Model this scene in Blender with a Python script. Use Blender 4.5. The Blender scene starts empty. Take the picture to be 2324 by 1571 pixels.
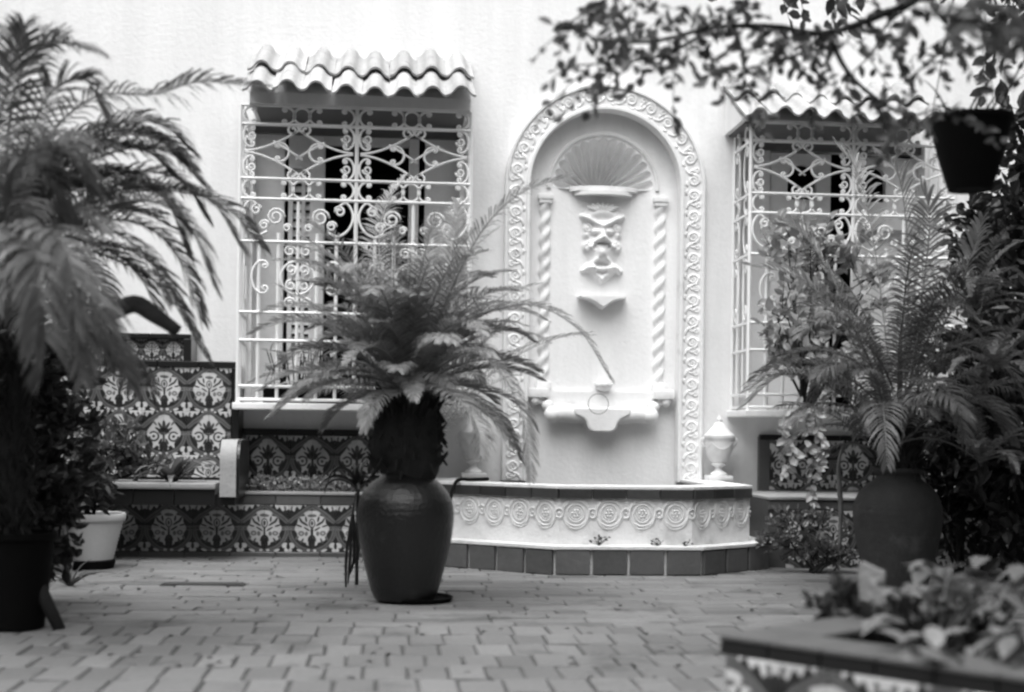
import bpy, bmesh, math, random
from mathutils import Vector, Matrix
R = math.radians
rnd = random.Random(7)
scene = bpy.context.scene
COL = scene.collection

# ------------------------------------------------------------------ camera
FPX, UW, UH = 3111.0, 2324.0, 1571.0          # focal length and frame in sketch units
PU, PV = 1162.0, 985.0                          # where the optical axis meets the frame
YAW, ROLL = R(5.2), R(0.75)
CAM = Vector((-1.40, -8.90, 0.77))
FW = Vector((math.sin(YAW), math.cos(YAW), 0))
R0 = Vector((math.cos(YAW), -math.sin(YAW), 0))
U0 = Vector((0, 0, 1))
RV = R0 * math.cos(ROLL) + U0 * math.sin(ROLL)
UV = U0 * math.cos(ROLL) - R0 * math.sin(ROLL)
cd = bpy.data.cameras.new('camera')
cam = bpy.data.objects.new('camera', cd)
COL.objects.link(cam)
M = Matrix((RV, UV, -FW)).transposed().to_4x4()
M.translation = CAM
cam.matrix_world = M
cd.sensor_width = 36.0
cd.lens = FPX / UW * 36.0
cd.shift_y = (PV - UH / 2) / UW
cd.clip_start, cd.clip_end = 0.05, 400
cd.dof.use_dof = True
cd.dof.focus_distance = 7.9
cd.dof.aperture_fstop = 1.6
scene.camera = cam

# ------------------------------------------------------------------ sky, sun, exposure
SUN_EL, SUN_AZ = 68.0, 205.0                    # azimuth from north (+y) clockwise: behind and left of the camera
w = bpy.data.worlds.new('World')
scene.world = w
w.use_nodes = True
nt = w.node_tree
nt.nodes.clear()
sky = nt.nodes.new('ShaderNodeTexSky')
sky.sky_type = 'NISHITA'
sky.sun_disc = False
sky.sun_elevation = R(SUN_EL)
sky.sun_rotation = R(SUN_AZ)
sky.air_density, sky.dust_density = 1.0, 4.0
bw = nt.nodes.new('ShaderNodeRGBToBW')          # black and white film
bg = nt.nodes.new('ShaderNodeBackground')
bg.inputs['Strength'].default_value = 0.12
wo = nt.nodes.new('ShaderNodeOutputWorld')
nt.links.new(sky.outputs[0], bw.inputs[0])
nt.links.new(bw.outputs[0], bg.inputs[0])
nt.links.new(bg.outputs[0], wo.inputs[0])
sd = bpy.data.lights.new('sun', 'SUN')
sd.energy = 1.3
sd.angle = R(70)
sd.color = (1, 1, 1)
sun = bpy.data.objects.new('sun', sd)
COL.objects.link(sun)
az, el = R(SUN_AZ), R(SUN_EL)
to_sun = Vector((math.sin(az) * math.cos(el), math.cos(az) * math.cos(el), math.sin(el)))
sun.rotation_euler = to_sun.to_track_quat('Z', 'Y').to_euler()
sun.location = to_sun * 30
scene.view_settings.view_transform = 'Standard'
scene.view_settings.look = 'None'
scene.view_settings.gamma = 1.0
scene.view_settings.exposure = 1.36
scene.cycles.use_denoising = True
scene.cycles.max_bounces = 8
scene.cycles.diffuse_bounces = 4
scene.cycles.transparent_max_bounces = 8
scene.cycles.filter_width = 2.5

# ------------------------------------------------------------------ from the frame to the place
def ray(u, v):
    return FW + RV * ((u - PU) / FPX) - UV * ((v - PV) / FPX)
def onY(u, v, Y):
    d = ray(u, v)
    return CAM + d * ((Y - CAM.y) / d.y)
def onZ(u, v, Z=0.0):
    d = ray(u, v)
    return CAM + d * ((Z - CAM.z) / d.z)
def at(u, v, depth):
    return CAM + ray(u, v) * depth

# ------------------------------------------------------------------ objects
def tag(o, label=None, cat=None, group=None, kind=None):
    if label: o['label'] = label
    if cat: o['category'] = cat
    if group: o['group'] = group
    if kind: o['kind'] = kind
    return o
def empty(name, loc, label=None, cat=None, group=None, kind=None):
    o = bpy.data.objects.new(name, None)
    o.empty_display_size = 0.1
    COL.objects.link(o)
    o.location = loc
    return tag(o, label, cat, group, kind)
def link(name, mesh, parent=None, loc=None, rot=None, scale=None, world=False):
    o = bpy.data.objects.new(name, mesh)
    COL.objects.link(o)
    if parent is not None: o.parent = parent
    if loc is not None: o.location = loc
    if rot is not None: o.rotation_euler = rot
    if scale is not None: o.scale = scale
    if world and parent is not None:             # mesh is in world coordinates, parents are only moved, not turned
        off = Vector((0, 0, 0)); p = parent
        while p is not None:
            off += p.location; p = p.parent
        o.location = -off
    return o
def copy_tree(o, parent=None, loc=None, rotz=None):
    c = o.copy(); COL.objects.link(c); c.parent = parent
    if loc is not None: c.location = loc
    if rotz is not None: c.rotation_euler = (0, 0, rotz)
    for ch in list(o.children): copy_tree(ch, c)
    return c

class MB:
    """collects verts and faces, builds one mesh"""
    def __init__(s):
        s.v, s.f, s.m, s.uv, s.tone = [], [], [], None, None
    def add(s, vs, fs, mi=0):
        b = len(s.v)
        s.v += [tuple(p) for p in vs]
        for f in fs:
            s.f.append(tuple(i + b for i in f)); s.m.append(mi)
        return s
    def box(s, x0, x1, y0, y1, z0, z1, mi=0, bev=0.0):
        if bev <= 0:
            vs = [(x, y, z) for z in (z0, z1) for y in (y0, y1) for x in (x0, x1)]
            return s.add(vs, [(0, 2, 3, 1), (4, 5, 7, 6), (0, 1, 5, 4), (2, 6, 7, 3), (0, 4, 6, 2), (1, 3, 7, 5)], mi)
        bm = bmesh.new()
        bmesh.ops.create_cube(bm, size=1)
        for q in bm.verts:
            q.co = Vector(((x0 + x1) / 2 + q.co.x * (x1 - x0), (y0 + y1) / 2 + q.co.y * (y1 - y0), (z0 + z1) / 2 + q.co.z * (z1 - z0)))
        bmesh.ops.bevel(bm, geom=bm.edges[:], offset=bev, segments=2, profile=0.6, affect='EDGES', clamp_overlap=True)
        s.addbm(bm, mi)
        return s
    def addbm(s, bm, mi=0, mat=None):
        bm.verts.index_update()
        s.add([(mat @ q.co if mat else q.co) for q in bm.verts], [[q.index for q in f.verts] for f in bm.faces], mi)
        bm.free()
    def tube(s, pts, r, n=5, closed=False, mi=0, flat=None, cap=True):
        """pts Vectors; r number or list; flat=(axis, factor) squashes the section along an axis"""
        pts = [Vector(p) for p in pts]
        k = len(pts)
        rr = r if isinstance(r, (list, tuple)) else [r] * k
        b = len(s.v); N = None
        for i, p in enumerate(pts):
            if closed: t = pts[(i + 1) % k] - pts[i - 1]
            else: t = pts[min(i + 1, k - 1)] - pts[max(i - 1, 0)]
            if t.length < 1e-9: t = Vector((0, 0, 1))
            t.normalize()
            if N is None:
                N = t.orthogonal().normalized()
                if abs(t.y) < 0.9: N = (Vector((0, 1, 0)) - t * t.y).normalized()
            else:
                N = N - t * N.dot(t)
                N = N.normalized() if N.length > 1e-6 else t.orthogonal().normalized()
            B = t.cross(N)
            for j in range(n):
                a = 2 * math.pi * j / n
                o = (N * math.cos(a) + B * math.sin(a)) * rr[i]
                if flat: o[flat[0]] *= flat[1]
                s.v.append(tuple(p + o))
        for i in range(k if closed else k - 1):
            for j in range(n):
                a, c = b + i * n + j, b + i * n + (j + 1) % n
                i2 = (i + 1) % k
                s.f.append((a, c, b + i2 * n + (j + 1) % n, b + i2 * n + j)); s.m.append(mi)
        if cap and not closed:
            s.f.append(tuple(b + j for j in range(n))); s.m.append(mi)
            s.f.append(tuple(b + (k - 1) * n + j for j in reversed(range(n)))); s.m.append(mi)
        return s
    def lathe(s, prof, n=40, cx=0, cy=0, mi=0, wob=None):
        b = len(s.v); k = len(prof)
        for (r, z) in prof:
            for j in range(n):
                a = 2 * math.pi * j / n
                q = r * (wob(a, z) if wob else 1)
                s.v.append((cx + q * math.cos(a), cy + q * math.sin(a), z))
        for i in range(k - 1):
            for j in range(n):
                j2 = (j + 1) % n
                s.f.append((b + i * n + j, b + i * n + j2, b + (i + 1) * n + j2, b + (i + 1) * n + j)); s.m.append(mi)
        s.f.append(tuple(b + j for j in reversed(range(n)))); s.m.append(mi)
        s.f.append(tuple(b + (k - 1) * n + j for j in range(n))); s.m.append(mi)
        return s
    def prism(s, poly, y0, y1, mi=0):
        """outline in (x, z), extruded along y"""
        k = len(poly)
        vs = [(x, y0, z) for x, z in poly] + [(x, y1, z) for x, z in poly]
        fs = [tuple(range(k)), tuple(reversed(range(k, 2 * k)))]
        fs += [(i, i + k, (i + 1) % k + k, (i + 1) % k) for i in range(k)]
        return s.add(vs, fs, mi)
    def plan(s, poly, z0, z1, mi=0):
        """outline in (x, y), extruded along z"""
        k = len(poly)
        vs = [(x, y, z0) for x, y in poly] + [(x, y, z1) for x, y in poly]
        fs = [tuple(reversed(range(k))), tuple(range(k, 2 * k))]
        fs += [(i, (i + 1) % k, (i + 1) % k + k, i + k) for i in range(k)]
        return s.add(vs, fs, mi)
    def mesh(s, name, mats, smooth=False, fix=False):
        me = bpy.data.meshes.new(name)
        me.from_pydata(s.v, [], s.f)
        for m in (mats if isinstance(mats, (list, tuple)) else [mats]): me.materials.append(m)
        if any(s.m): me.polygons.foreach_set('material_index', s.m)
        if s.uv:
            l = me.uv_layers.new(name='UVMap')
            for p in me.polygons:
                for li in p.loop_indices: l.data[li].uv = s.uv[me.loops[li].vertex_index]
        if s.tone:
            a = me.attributes.new('tone', 'FLOAT', 'FACE')
            a.data.foreach_set('value', s.tone)
        if fix:
            bm = bmesh.new(); bm.from_mesh(me)
            bmesh.ops.recalc_face_normals(bm, faces=bm.faces); bm.to_mesh(me); bm.free()
        if smooth:
            if smooth is True: me.polygons.foreach_set('use_smooth', [True] * len(me.polygons))
            else: me.shade_smooth() if hasattr(me, 'shade_smooth') else None
            if smooth is not True:
                me.set_sharp_from_angle(angle=R(smooth))
        me.update()
        return me
    def build(s, name, mats, parent=None, world=True, smooth=False, fix=True, **kw):
        return link(name, s.mesh(name, mats, smooth, fix), parent, world=world and parent is not None, **kw)

# ------------------------------------------------------------------ materials
class X:
    """a float socket with arithmetic, to write patterns as formulas"""
    def __init__(s, nt, sock): s.nt, s.s = nt, sock
    def op(s, o, *a, clamp=False):
        n = s.nt.nodes.new('ShaderNodeMath'); n.operation = o; n.use_clamp = clamp
        for i, q in enumerate((s,) + a):
            if isinstance(q, X): s.nt.links.new(q.s, n.inputs[i])
            else: n.inputs[i].default_value = q
        return X(s.nt, n.outputs[0])
    def __add__(s, o): return s.op('ADD', o)
    __radd__ = __add__
    def __sub__(s, o): return s.op('SUBTRACT', o)
    def __rsub__(s, o): return (s * -1.0) + o
    def __mul__(s, o): return s.op('MULTIPLY', o)
    __rmul__ = __mul__
    def __truediv__(s, o): return s.op('DIVIDE', o)
    def abs(s): return s.op('ABSOLUTE')
    def sqrt(s): return s.op('SQRT')
    def cos(s): return s.op('COSINE')
    def atan2(s, o): return s.op('ARCTAN2', o)
    def min(s, o): return s.op('MINIMUM', o)
    def max(s, o): return s.op('MAXIMUM', o)
    def pow(s, e): return s.op('POWER', e)
    def below(s, t, soft=0.03):                  # 1 where s < t
        return ((t - s) * (1.0 / soft) if not isinstance(t, X) else (t - s) * (1.0 / soft)).op('ADD', 0.5, clamp=True)
    def mix(s, a, b):                            # a where 0, b where 1
        if isinstance(a, X): return a + s * (b - a)
        return s * (b - a) + a

def base_mat(name):
    m = bpy.data.materials.new(name)
    m.use_nodes = True
    nt = m.node_tree
    return m, nt, nt.nodes['Principled BSDF']
def grey(nt, val, sock):
    """float socket -> grey colour socket"""
    c = nt.nodes.new('ShaderNodeCombineColor')
    for i in range(3): nt.links.new(val.s, c.inputs[i])
    nt.links.new(c.outputs[0], sock)
def noise(nt, scale, detail=4, rough=0.55, coord=None, dist=0.0):
    n = nt.nodes.new('ShaderNodeTexNoise')
    n.inputs['Scale'].default_value = scale
    n.inputs['Detail'].default_value = detail
    n.inputs['Roughness'].default_value = rough
    n.inputs['Distortion'].default_value = dist
    if coord: nt.links.new(coord, n.inputs['Vector'])
    return X(nt, n.outputs[0])
def position(nt):
    return nt.nodes.new('ShaderNodeNewGeometry').outputs['Position']
def mat(name, val, rough=0.6, var=0.15, vscale=6.0, fine=0.0, fscale=60.0, bump=0.0, bscale=40.0, spec=0.5, coat=0.0,
        stain=None, objrand=0.0, tone=False, bdist=0.01, streak=0.0):
    m, nt, b = base_mat(name)
    pos = position(nt)
    v = (noise(nt, vscale, 5, 0.6, pos) - 0.5) * (2 * var * val) + val
    if fine: v = v * ((noise(nt, fscale, 3, 0.6, pos) - 0.5) * (2 * fine) + 1.0)
    if stain:                                    # (scale, threshold, factor)
        k = (noise(nt, stain[0], 6, 0.65, pos) - stain[1]).op('MULTIPLY', 8.0, clamp=True)
        v = v * k.mix(1.0, stain[2])
    if objrand:
        oi = nt.nodes.new('ShaderNodeObjectInfo')
        v = v * ((X(nt, oi.outputs['Random']) - 0.5) * (2 * objrand) + 1.0)
    if tone:
        a = nt.nodes.new('ShaderNodeAttribute'); a.attribute_name = 'tone'
        v = v * X(nt, a.outputs['Fac'])
    if streak:                                   # rain streaks
        mp = nt.nodes.new('ShaderNodeMapping'); mp.inputs['Scale'].default_value = (5.0, 5.0, 0.35)
        nt.links.new(pos, mp.inputs['Vector'])
        v = v * ((noise(nt, 1.0, 6, 0.65, mp.outputs[0]) - 0.5) * (2 * streak) + 1.0)
    v = v.max(0.003)
    grey(nt, v, b.inputs['Base Color'])
    b.inputs['Roughness'].default_value = rough
    b.inputs['Specular IOR Level'].default_value = spec
    if coat:
        b.inputs['Coat Weight'].default_value = coat
        b.inputs['Coat Roughness'].default_value = 0.12
    if bump:
        bn = nt.nodes.new('ShaderNodeBump')
        bn.inputs['Strength'].default_value = bump
        bn.inputs['Distance'].default_value = bdist
        h = noise(nt, bscale, 6, 0.6, pos)
        nt.links.new(h.s, bn.inputs['Height'])
        nt.links.new(bn.outputs[0], b.inputs['Normal'])
    return m
def leaf_mat(name, val, rough=0.42, trans=0.25, rand=0.35):
    m, nt, b = base_mat(name)
    out = nt.nodes['Material Output']
    pos = position(nt)
    v = (noise(nt, 9.0, 3, 0.6, pos) - 0.5) * (2 * rand * val) + val
    isl = nt.nodes.new('ShaderNodeNewGeometry')
    v = v * ((X(nt, isl.outputs['Random Per Island']) - 0.5) * 0.7 + 1.0)
    v = v.max(0.004)
    grey(nt, v, b.inputs['Base Color'])
    b.inputs['Roughness'].default_value = rough
    tr = nt.nodes.new('ShaderNodeBsdfTranslucent')
    grey(nt, v * 1.2, tr.inputs[0])
    mx = nt.nodes.new('ShaderNodeMixShader')
    mx.inputs[0].default_value = trans
    nt.links.new(b.outputs[0], mx.inputs[1])
    nt.links.new(tr.outputs[0], mx.inputs[2])
    nt.links.new(mx.outputs[0], out.inputs[0])
    return m

def tile_mat(name, kind):
    """glazed tile print: a palmette roundel in a pointed band, tufts in the corners; u and v run -1..1 over four tiles"""
    m, nt, b = base_mat(name)
    uv = nt.nodes.new('ShaderNodeUVMap'); uv.uv_map = 'UVMap'
    sp = nt.nodes.new('ShaderNodeSeparateXYZ'); nt.links.new(uv.outputs[0], sp.inputs[0])
    wob = noise(nt, 16.0, 3, 0.5, position(nt))
    x = X(nt, sp.outputs[0]).abs() + (wob - 0.5) * 0.09
    y = X(nt, sp.outputs[1]) + (wob - 0.5) * 0.09
    def ell(cx, cy, rx, ry, rot=0.0):
        dx, dy = x - cx, y - cy
        if rot:
            c, s_ = math.cos(rot), math.sin(rot)
            dx, dy = dx * c + dy * s_, dy * c - dx * s_
        return ((dx * (1 / rx)).pow(2.0) + (dy * (1 / ry)).pow(2.0)).sqrt()
    def lay(v, mask, col): return mask.mix(v, col)
    def blot(v, cx, cy, rx, ry, rot, col, soft=0.2): return lay(v, ell(cx, cy, rx, ry, rot).below(1.0, soft), col)
    DK, MD, LT = 0.022, 0.13, 0.55
    a = y.abs()
    v = x * 0.0 + DK
    # pointed band over the roundel, round band under it
    up = (x * 0.62 + x.pow(2.0) * 0.12 + y - 0.97)
    v = lay(v, up.abs().below(0.12, 0.03) * y.op('GREATER_THAN', 0.22), MD)
    v = lay(v, up.abs().below(0.022, 0.03) * y.op('GREATER_THAN', 0.22), 0.05)
    lo = ((x * 0.96).pow(2.0) + (y + 0.04).pow(2.0)).sqrt() - 0.90
    v = lay(v, lo.abs().below(0.085, 0.03) * (y * -1.0).op('GREATER_THAN', -0.1), MD)
    v = lay(v, lo.abs().below(0.018, 0.03) * (y * -1.0).op('GREATER_THAN', -0.1), 0.05)
    # hanging tufts in the upper corners
    cx, cyt, cyb = (1.0 - x), (1.0 - y), (y + 1.0)
    v = lay(v, (cyt - cx * -0.42).below((cx * 26.0).cos() * 0.07 + 0.30, 0.04), LT)
    v = blot(v, 1.0, 0.60, 0.11, 0.22, 0, DK, 0.1)
    v = blot(v, 0.86, 0.86, 0.05, 0.10, 0.3, MD)
    # lower corners
    v = blot(v, 0.86, -0.72, 0.13, 0.11, 0.6, LT)
    v = blot(v, 1.0, -0.92, 0.16, 0.12, 0, LT)
    v = blot(v, 0.98, -0.76, 0.05, 0.12, 0, DK)
    v = blot(v, 0.52, -0.93, 0.13, 0.05, 0.35, LT)
    v = blot(v, 0.14, -0.93, 0.07, 0.05, 0, LT)
    v = lay(v, (a - 0.06).abs().below(0.03, 0.02) * (x - 0.92).abs().below(0.20, 0.03), MD)
    rr = (x.pow(2.0) + (y + 0.02).pow(2.0)).sqrt()
    th = y.atan2(x)
    if kind == 0:
        v = lay(v, rr.below((th * 9.0).cos() * 0.035 + 0.69, 0.04), LT)
        v = blot(v, 0.0, 0.64, 0.34, 0.13, 0, LT); v = blot(v, 0.0, 0.55, 0.20, 0.07, 0, MD)
        v = blot(v, 0.0, 0.22, 0.14, 0.20, 0, 0.07); v = blot(v, 0.0, 0.22, 0.09, 0.15, 0, LT); v = blot(v, 0.0, 0.22, 0.05, 0.09, 0, 0.06, .3)
        for q in ((0.33, 0.22, .05, .20, -1.0), (0.47, 0.34, .05, .14, -0.5), (0.26, 0.40, .045, .13, -0.2), (0.55, 0.12, .04, .13, -1.3), (0.22, -0.02, .04, .16, -1.0)):
            v = blot(v, q[0], q[1], q[2], q[3], q[4], 0.055, .3)
        v = blot(v, 0.46, -0.20, 0.13, 0.11, 0, 0.17); v = blot(v, 0.46, -0.20, 0.055, 0.05, 0, 0.4, .3)
        v = blot(v, 0.24, -0.22, 0.07, 0.10, 0, 0.17); 
        v = lay(v, x.below(0.045, 0.03) * (y + 0.30).abs().below(0.34, 0.05), DK)
        v = blot(v, 0.0, -0.64, 0.15, 0.24, 0, DK); v = blot(v, 0.11, -0.42, 0.05, 0.15, 0.4, DK)
        v = blot(v, 0.42, -0.52, 0.045, 0.13, 0.5, 0.08); v = blot(v, 0.62, -0.40, 0.05, 0.10, 0.6, MD)
        v = blot(v, 0.30, -0.66, 0.07, 0.07, 0, DK)
    else:
        v = lay(v, rr.below((th * 5.0).cos() * 0.05 + 0.70, 0.04), LT)
        v = blot(v, 0.0, 0.70, 0.26, 0.13, 0, LT)
        v = blot(v, 0.0, 0.36, 0.09, 0.22, 0, 0.06); v = blot(v, 0.15, 0.30, 0.06, 0.20, -0.5, 0.06); v = blot(v, 0.22, 0.14, 0.06, 0.20, -1.0, 0.06)
        v = blot(v, 0.0, 0.08, 0.26, 0.17, 0, DK); v = lay(v, x.below(0.06, 0.03) * (y + 0.35).abs().below(0.45, 0.05), 0.05)
        v = blot(v, 0.40, 0.44, 0.05, 0.14, -0.7, MD)
        ring_ = ell(0.44, -0.16, 0.20, 0.20)
        v = lay(v, (ring_ - 1.0).abs().below(0.22, 0.1), 0.06); v = blot(v, 0.44, -0.16, 0.07, 0.07, 0, 0.06, .3)
        v = blot(v, 0.62, -0.10, 0.09, 0.05, 0, LT)
        v = blot(v, 0.0, -0.62, 0.20, 0.28, 0, DK); v = blot(v, 0.16, -0.38, 0.05, 0.15, 0.5, DK)
        v = blot(v, 0.30, -0.66, 0.08, 0.09, 0, DK); v = blot(v, 0.60, -0.46, 0.12, 0.10, 0.6, DK); v = blot(v, 0.42, -0.55, 0.05, 0.14, 0.3, LT)
    pos = position(nt)
    v = v * ((noise(nt, 5.0, 4, 0.6, pos) - 0.5) * 0.6 + 0.95) + (noise(nt, 40.0, 3, 0.6, pos) - 0.5) * 0.05
    oi = nt.nodes.new('ShaderNodeObjectInfo')
    v = v * ((X(nt, oi.outputs['Random']) - 0.5) * 0.26 + 1.0)
    k = (noise(nt, 3.0, 6, 0.7, pos) - 0.54).op('MULTIPLY', 5.0, clamp=True)    # grime
    v = (v * k.mix(1.0, 0.65)).max(0.008)
    grey(nt, v, b.inputs['Base Color'])
    b.inputs['Roughness'].default_value = 0.33
    return m

MAT = {}
MAT['plaster'] = mat('plaster_white', 0.80, 0.85, 0.05, 1.3, 0.05, 26.0, 0.35, 38.0, 0.25, stain=(0.9, 0.56, 0.90), streak=0.16)
MAT['plaster_rough'] = mat('plaster_basin', 0.70, 0.85, 0.08, 3.0, 0.08, 30.0, 0.5, 45.0, 0.25, stain=(4.2, 0.57, 0.74), streak=0.12)
MAT['stucco_cast'] = mat('cast_stucco_white', 0.76, 0.7, 0.06, 4.0, 0.05, 50.0, 0.25, 70.0, 0.3, stain=(5.0, 0.56, 0.82), streak=0.14)
MAT['court'] = mat('dark_light_block', 0.11, 0.9, 0.3, 1.5, 0.15, 30.0, 0.4, 30.0, 0.2)  # kept dark so the added walls return little light
MAT['cement'] = mat('cement_grey', 0.30, 0.8, 0.2, 4.0, 0.15, 40.0, 0.4, 60.0, 0.3, stain=(2.0, 0.55, 0.7))
MAT['iron'] = mat('white_painted_iron', 0.84, 0.45, 0.06, 10.0, 0.05, 80.0, 0.15, 120.0, 0.4)
MAT['iron_dark'] = mat('rusted_drain_iron', 0.05, 0.7, 0.3, 20.0)
MAT['frame'] = mat('white_painted_wood', 0.78, 0.5, 0.06, 6.0, 0.06, 60.0, 0.1, 60.0, 0.4)
MAT['roof_tile'] = mat('limewashed_roof_tile', 0.40, 0.8, 0.30, 5.0, 0.18, 40.0, 0.35, 50.0, 0.2, objrand=0.16, stain=(9.0, 0.58, 0.6))
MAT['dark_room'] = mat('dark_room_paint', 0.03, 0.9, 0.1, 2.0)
MAT['tile'] = tile_mat('painted_tile_glaze', 0)
MAT['tile2'] = tile_mat('painted_tile_glaze_leafy', 1)
MAT['tile_plain'] = mat('grey_glazed_border_tile', 0.085, 0.35, 0.25, 8.0, 0.2, 50.0, 0.2, 30.0, 0.5, objrand=0.25)
MAT['tile_black'] = mat('black_glazed_border_tile', 0.012, 0.3, 0.2, 6.0)
MAT['rim_tile'] = mat('dark_worn_rim_tile', 0.040, 0.4, 0.4, 9.0, 0.3, 45.0, 0.4, 25.0, 0.5, objrand=0.35)
MAT['kerb_tile'] = mat('grey_kerb_tile', 0.105, 0.55, 0.28, 7.0, 0.22, 40.0, 0.3, 35.0, 0.4, objrand=0.22)
MAT['brick'] = mat('paving_brick', 0.168, 0.85, 0.42, 1.0, 0.16, 55.0, 0.6, 45.0, 0.2, stain=(2.0, 0.54, 0.58), tone=True)
MAT['mortar'] = mat('sandy_mortar', 0.08, 0.95, 0.2, 3.0, 0.2, 60.0, 0.5, 60.0, 0.1)
MAT['jar'] = mat('dark_glazed_clay', 0.014, 0.30, 0.5, 4.0, 0.25, 60.0, 0.55, 55.0, 0.5, stain=(7.0, 0.58, 2.2), streak=0.35)
MAT['jar_matte'] = mat('grey_weathered_clay', 0.045, 0.8, 0.5, 4.0, 0.2, 60.0, 0.4, 30.0, 0.3, stain=(6.0, 0.58, 1.7), streak=0.35)
MAT['pot_white'] = mat('white_ribbed_pot', 0.55, 0.6, 0.10, 6.0, 0.06, 50.0, 0.1, 40.0, 0.35, stain=(4.0, 0.58, 0.8))
MAT['pot_dark'] = mat('black_plastic', 0.005, 0.75, 0.3, 6.0, spec=0.08)
MAT['palm'] = leaf_mat('palm_leaf', 0.26, 0.4)
MAT['palm_pale'] = leaf_mat('palm_leaf_pale', 0.30, 0.4)
MAT['palm_dark'] = leaf_mat('palm_leaf_dark', 0.13, 0.45)
MAT['leaf'] = leaf_mat('broad_leaf', 0.12, 0.35)
MAT['leaf_pale'] = leaf_mat('broad_leaf_pale', 0.33, 0.4)
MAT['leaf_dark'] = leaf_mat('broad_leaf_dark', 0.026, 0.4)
MAT['leaf_planter'] = leaf_mat('broad_leaf_planter', 0.17, 0.4)
MAT['palm_mid'] = leaf_mat('palm_leaf_mid', 0.14, 0.4)
MAT['cap'] = mat('worn_dark_cap', 0.085, 0.7, 0.25, 6.0, 0.2, 40.0, 0.4, 40.0, 0.4)
MAT['leaf_tree'] = leaf_mat('tree_leaf', 0.10, 0.45, 0.3)
MAT['shade_board'] = mat('painted_shade_board', 0.10, 0.7, 0.2, 5.0)  # dark tone puts the shade under hood and lintel into the colour
MAT['arm'] = mat('worn_cement_arm', 0.32, 0.75, 0.2, 7.0, 0.15, 50.0, 0.3, 50.0, 0.3)
MAT['bark'] = mat('dark_bark', 0.028, 0.9, 0.4, 9.0, 0.3, 60.0, 0.8, 30.0, 0.2)
MAT['wood'] = mat('weathered_cut_wood', 0.22, 0.85, 0.4, 14.0, 0.4, 60.0, 0.6, 50.0, 0.2)
MAT['soil'] = mat('dark_soil', 0.02, 0.95, 0.3, 20.0, 0.3, 90.0, 0.8, 60.0, 0.1)
MAT['wire'] = mat('dark_wire', 0.05, 0.6, 0.2, 20.0)

def smooth_path(pts, n=14):
    """Catmull-Rom through the points"""
    P_ = [Vector(p) for p in pts]
    P_ = [P_[0] * 2 - P_[1]] + P_ + [P_[-1] * 2 - P_[-2]]
    out = []; k = len(P_) - 3
    for i in range(n + 1):
        t = i / n * k; j = min(int(t), k - 1); t -= j
        a, b, c, d = P_[j:j + 4]
        out.append(.5 * ((2 * b) + (c - a) * t + (2 * a - 5 * b + 4 * c - d) * t * t + (3 * b - a - 3 * c + d) * t ** 3))
    return out

# ================================================================== the floor
fb = MB()
fb.add([(-40, -40, -0.0075), (40, -40, -0.0075), (40, 6, -0.0075), (-40, 6, -0.0075)], [(0, 1, 2, 3)])
floor = fb.build('courtyard_floor', MAT['mortar'], fix=False)
tag(floor, 'grey brick paving of the courtyard', None, None, 'structure')

def brick_geo(mb, cx, cy, lx, ly, top, tone, jit):
    b = len(mb.v)
    x0, x1, y0, y1 = cx - lx / 2, cx + lx / 2, cy - ly / 2, cy + ly / 2
    e, d = 0.006, 0.005
    j = [jit.uniform(-0.003, 0.003) for _ in range(8)]
    t = [jit.uniform(-0.0022, 0.0022) for _ in range(4)]
    o = [(x0 + j[0], y0 + j[1]), (x1 + j[2], y0 + j[3]), (x1 + j[4], y1 + j[5]), (x0 + j[6], y1 + j[7])]
    i_ = [(o[0][0] + e, o[0][1] + e), (o[1][0] - e, o[1][1] + e), (o[2][0] - e, o[2][1] - e), (o[3][0] + e, o[3][1] - e)]
    vs = [(p[0], p[1], -0.03) for p in o] + [(p[0], p[1], top - d + t[k]) for k, p in enumerate(o)] + [(p[0], p[1], top + t[k]) for k, p in enumerate(i_)]
    fs = [(8, 9, 10, 11)] + [(4 + k, 4 + (k + 1) % 4, 8 + (k + 1) % 4, 8 + k) for k in range(4)] + [(k, (k + 1) % 4, 4 + (k + 1) % 4, 4 + k) for k in range(4)]
    mb.add(vs, fs)
    mb.tone += [tone] * len(fs)

jr = random.Random(11)
bricks = []
ZB = -3.32                                       # in front of this line the bricks point to the house
y = -0.40; row = 0
while y > ZB:                                    # courses along the wall
    ly = jr.choice([0.118, 0.122, 0.126])
    x = -4.6 + (row % 2) * 0.13 + jr.uniform(-0.05, 0.05)
    while x < 4.6:
        lx = jr.choice([0.25, 0.26, 0.26, 0.13, 0.39, 0.40]) 
        bricks.append((x + lx / 2, y - ly / 2, lx - 0.007, ly - 0.007)); x += lx
    y -= ly; row += 1
yb = y
row = 0
while y > -6.4:                                  # courses pointing at the wall
    ly = 0.235
    x = -4.2 + (row % 2) * 0.07 + jr.uniform(-0.02, 0.02)
    while x < 3.2:
        lx = jr.choice([0.118, 0.124, 0.128, 0.132, 0.14])
        sh = jr.uniform(-0.012, 0.012)
        bricks.append((x + lx / 2, y - ly / 2 + sh, lx - 0.008, ly - 0.010)); x += lx
    y -= ly; row += 1
def frame_of(p):
    d = p - CAM
    z = d.dot(FW)
    return PU + FPX * d.dot(RV) / z, PV - FPX * d.dot(UV) / z, z
seen = []
for b in bricks:
    u, v, z = frame_of(Vector((b[0], b[1], 0)))
    inb = 60 < u < 2290 and 1250 < v < 1575 and not (u > 1640 and v > 1440)
    size = b[2] * b[3] * FPX * FPX * 0.77 / z ** 3
    seen.append((size if inb else -1, b))
seen.sort(key=lambda q: -q[0])
near, rest = [q[1] for q in seen[:300]], [q[1] for q in seen[300:]]
def brick_tone(): return max(0.62, min(1.32, jr.gauss(1.0, 0.08))) * (0.70 if jr.random() < 0.03 else 1)
pool = {}
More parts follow.
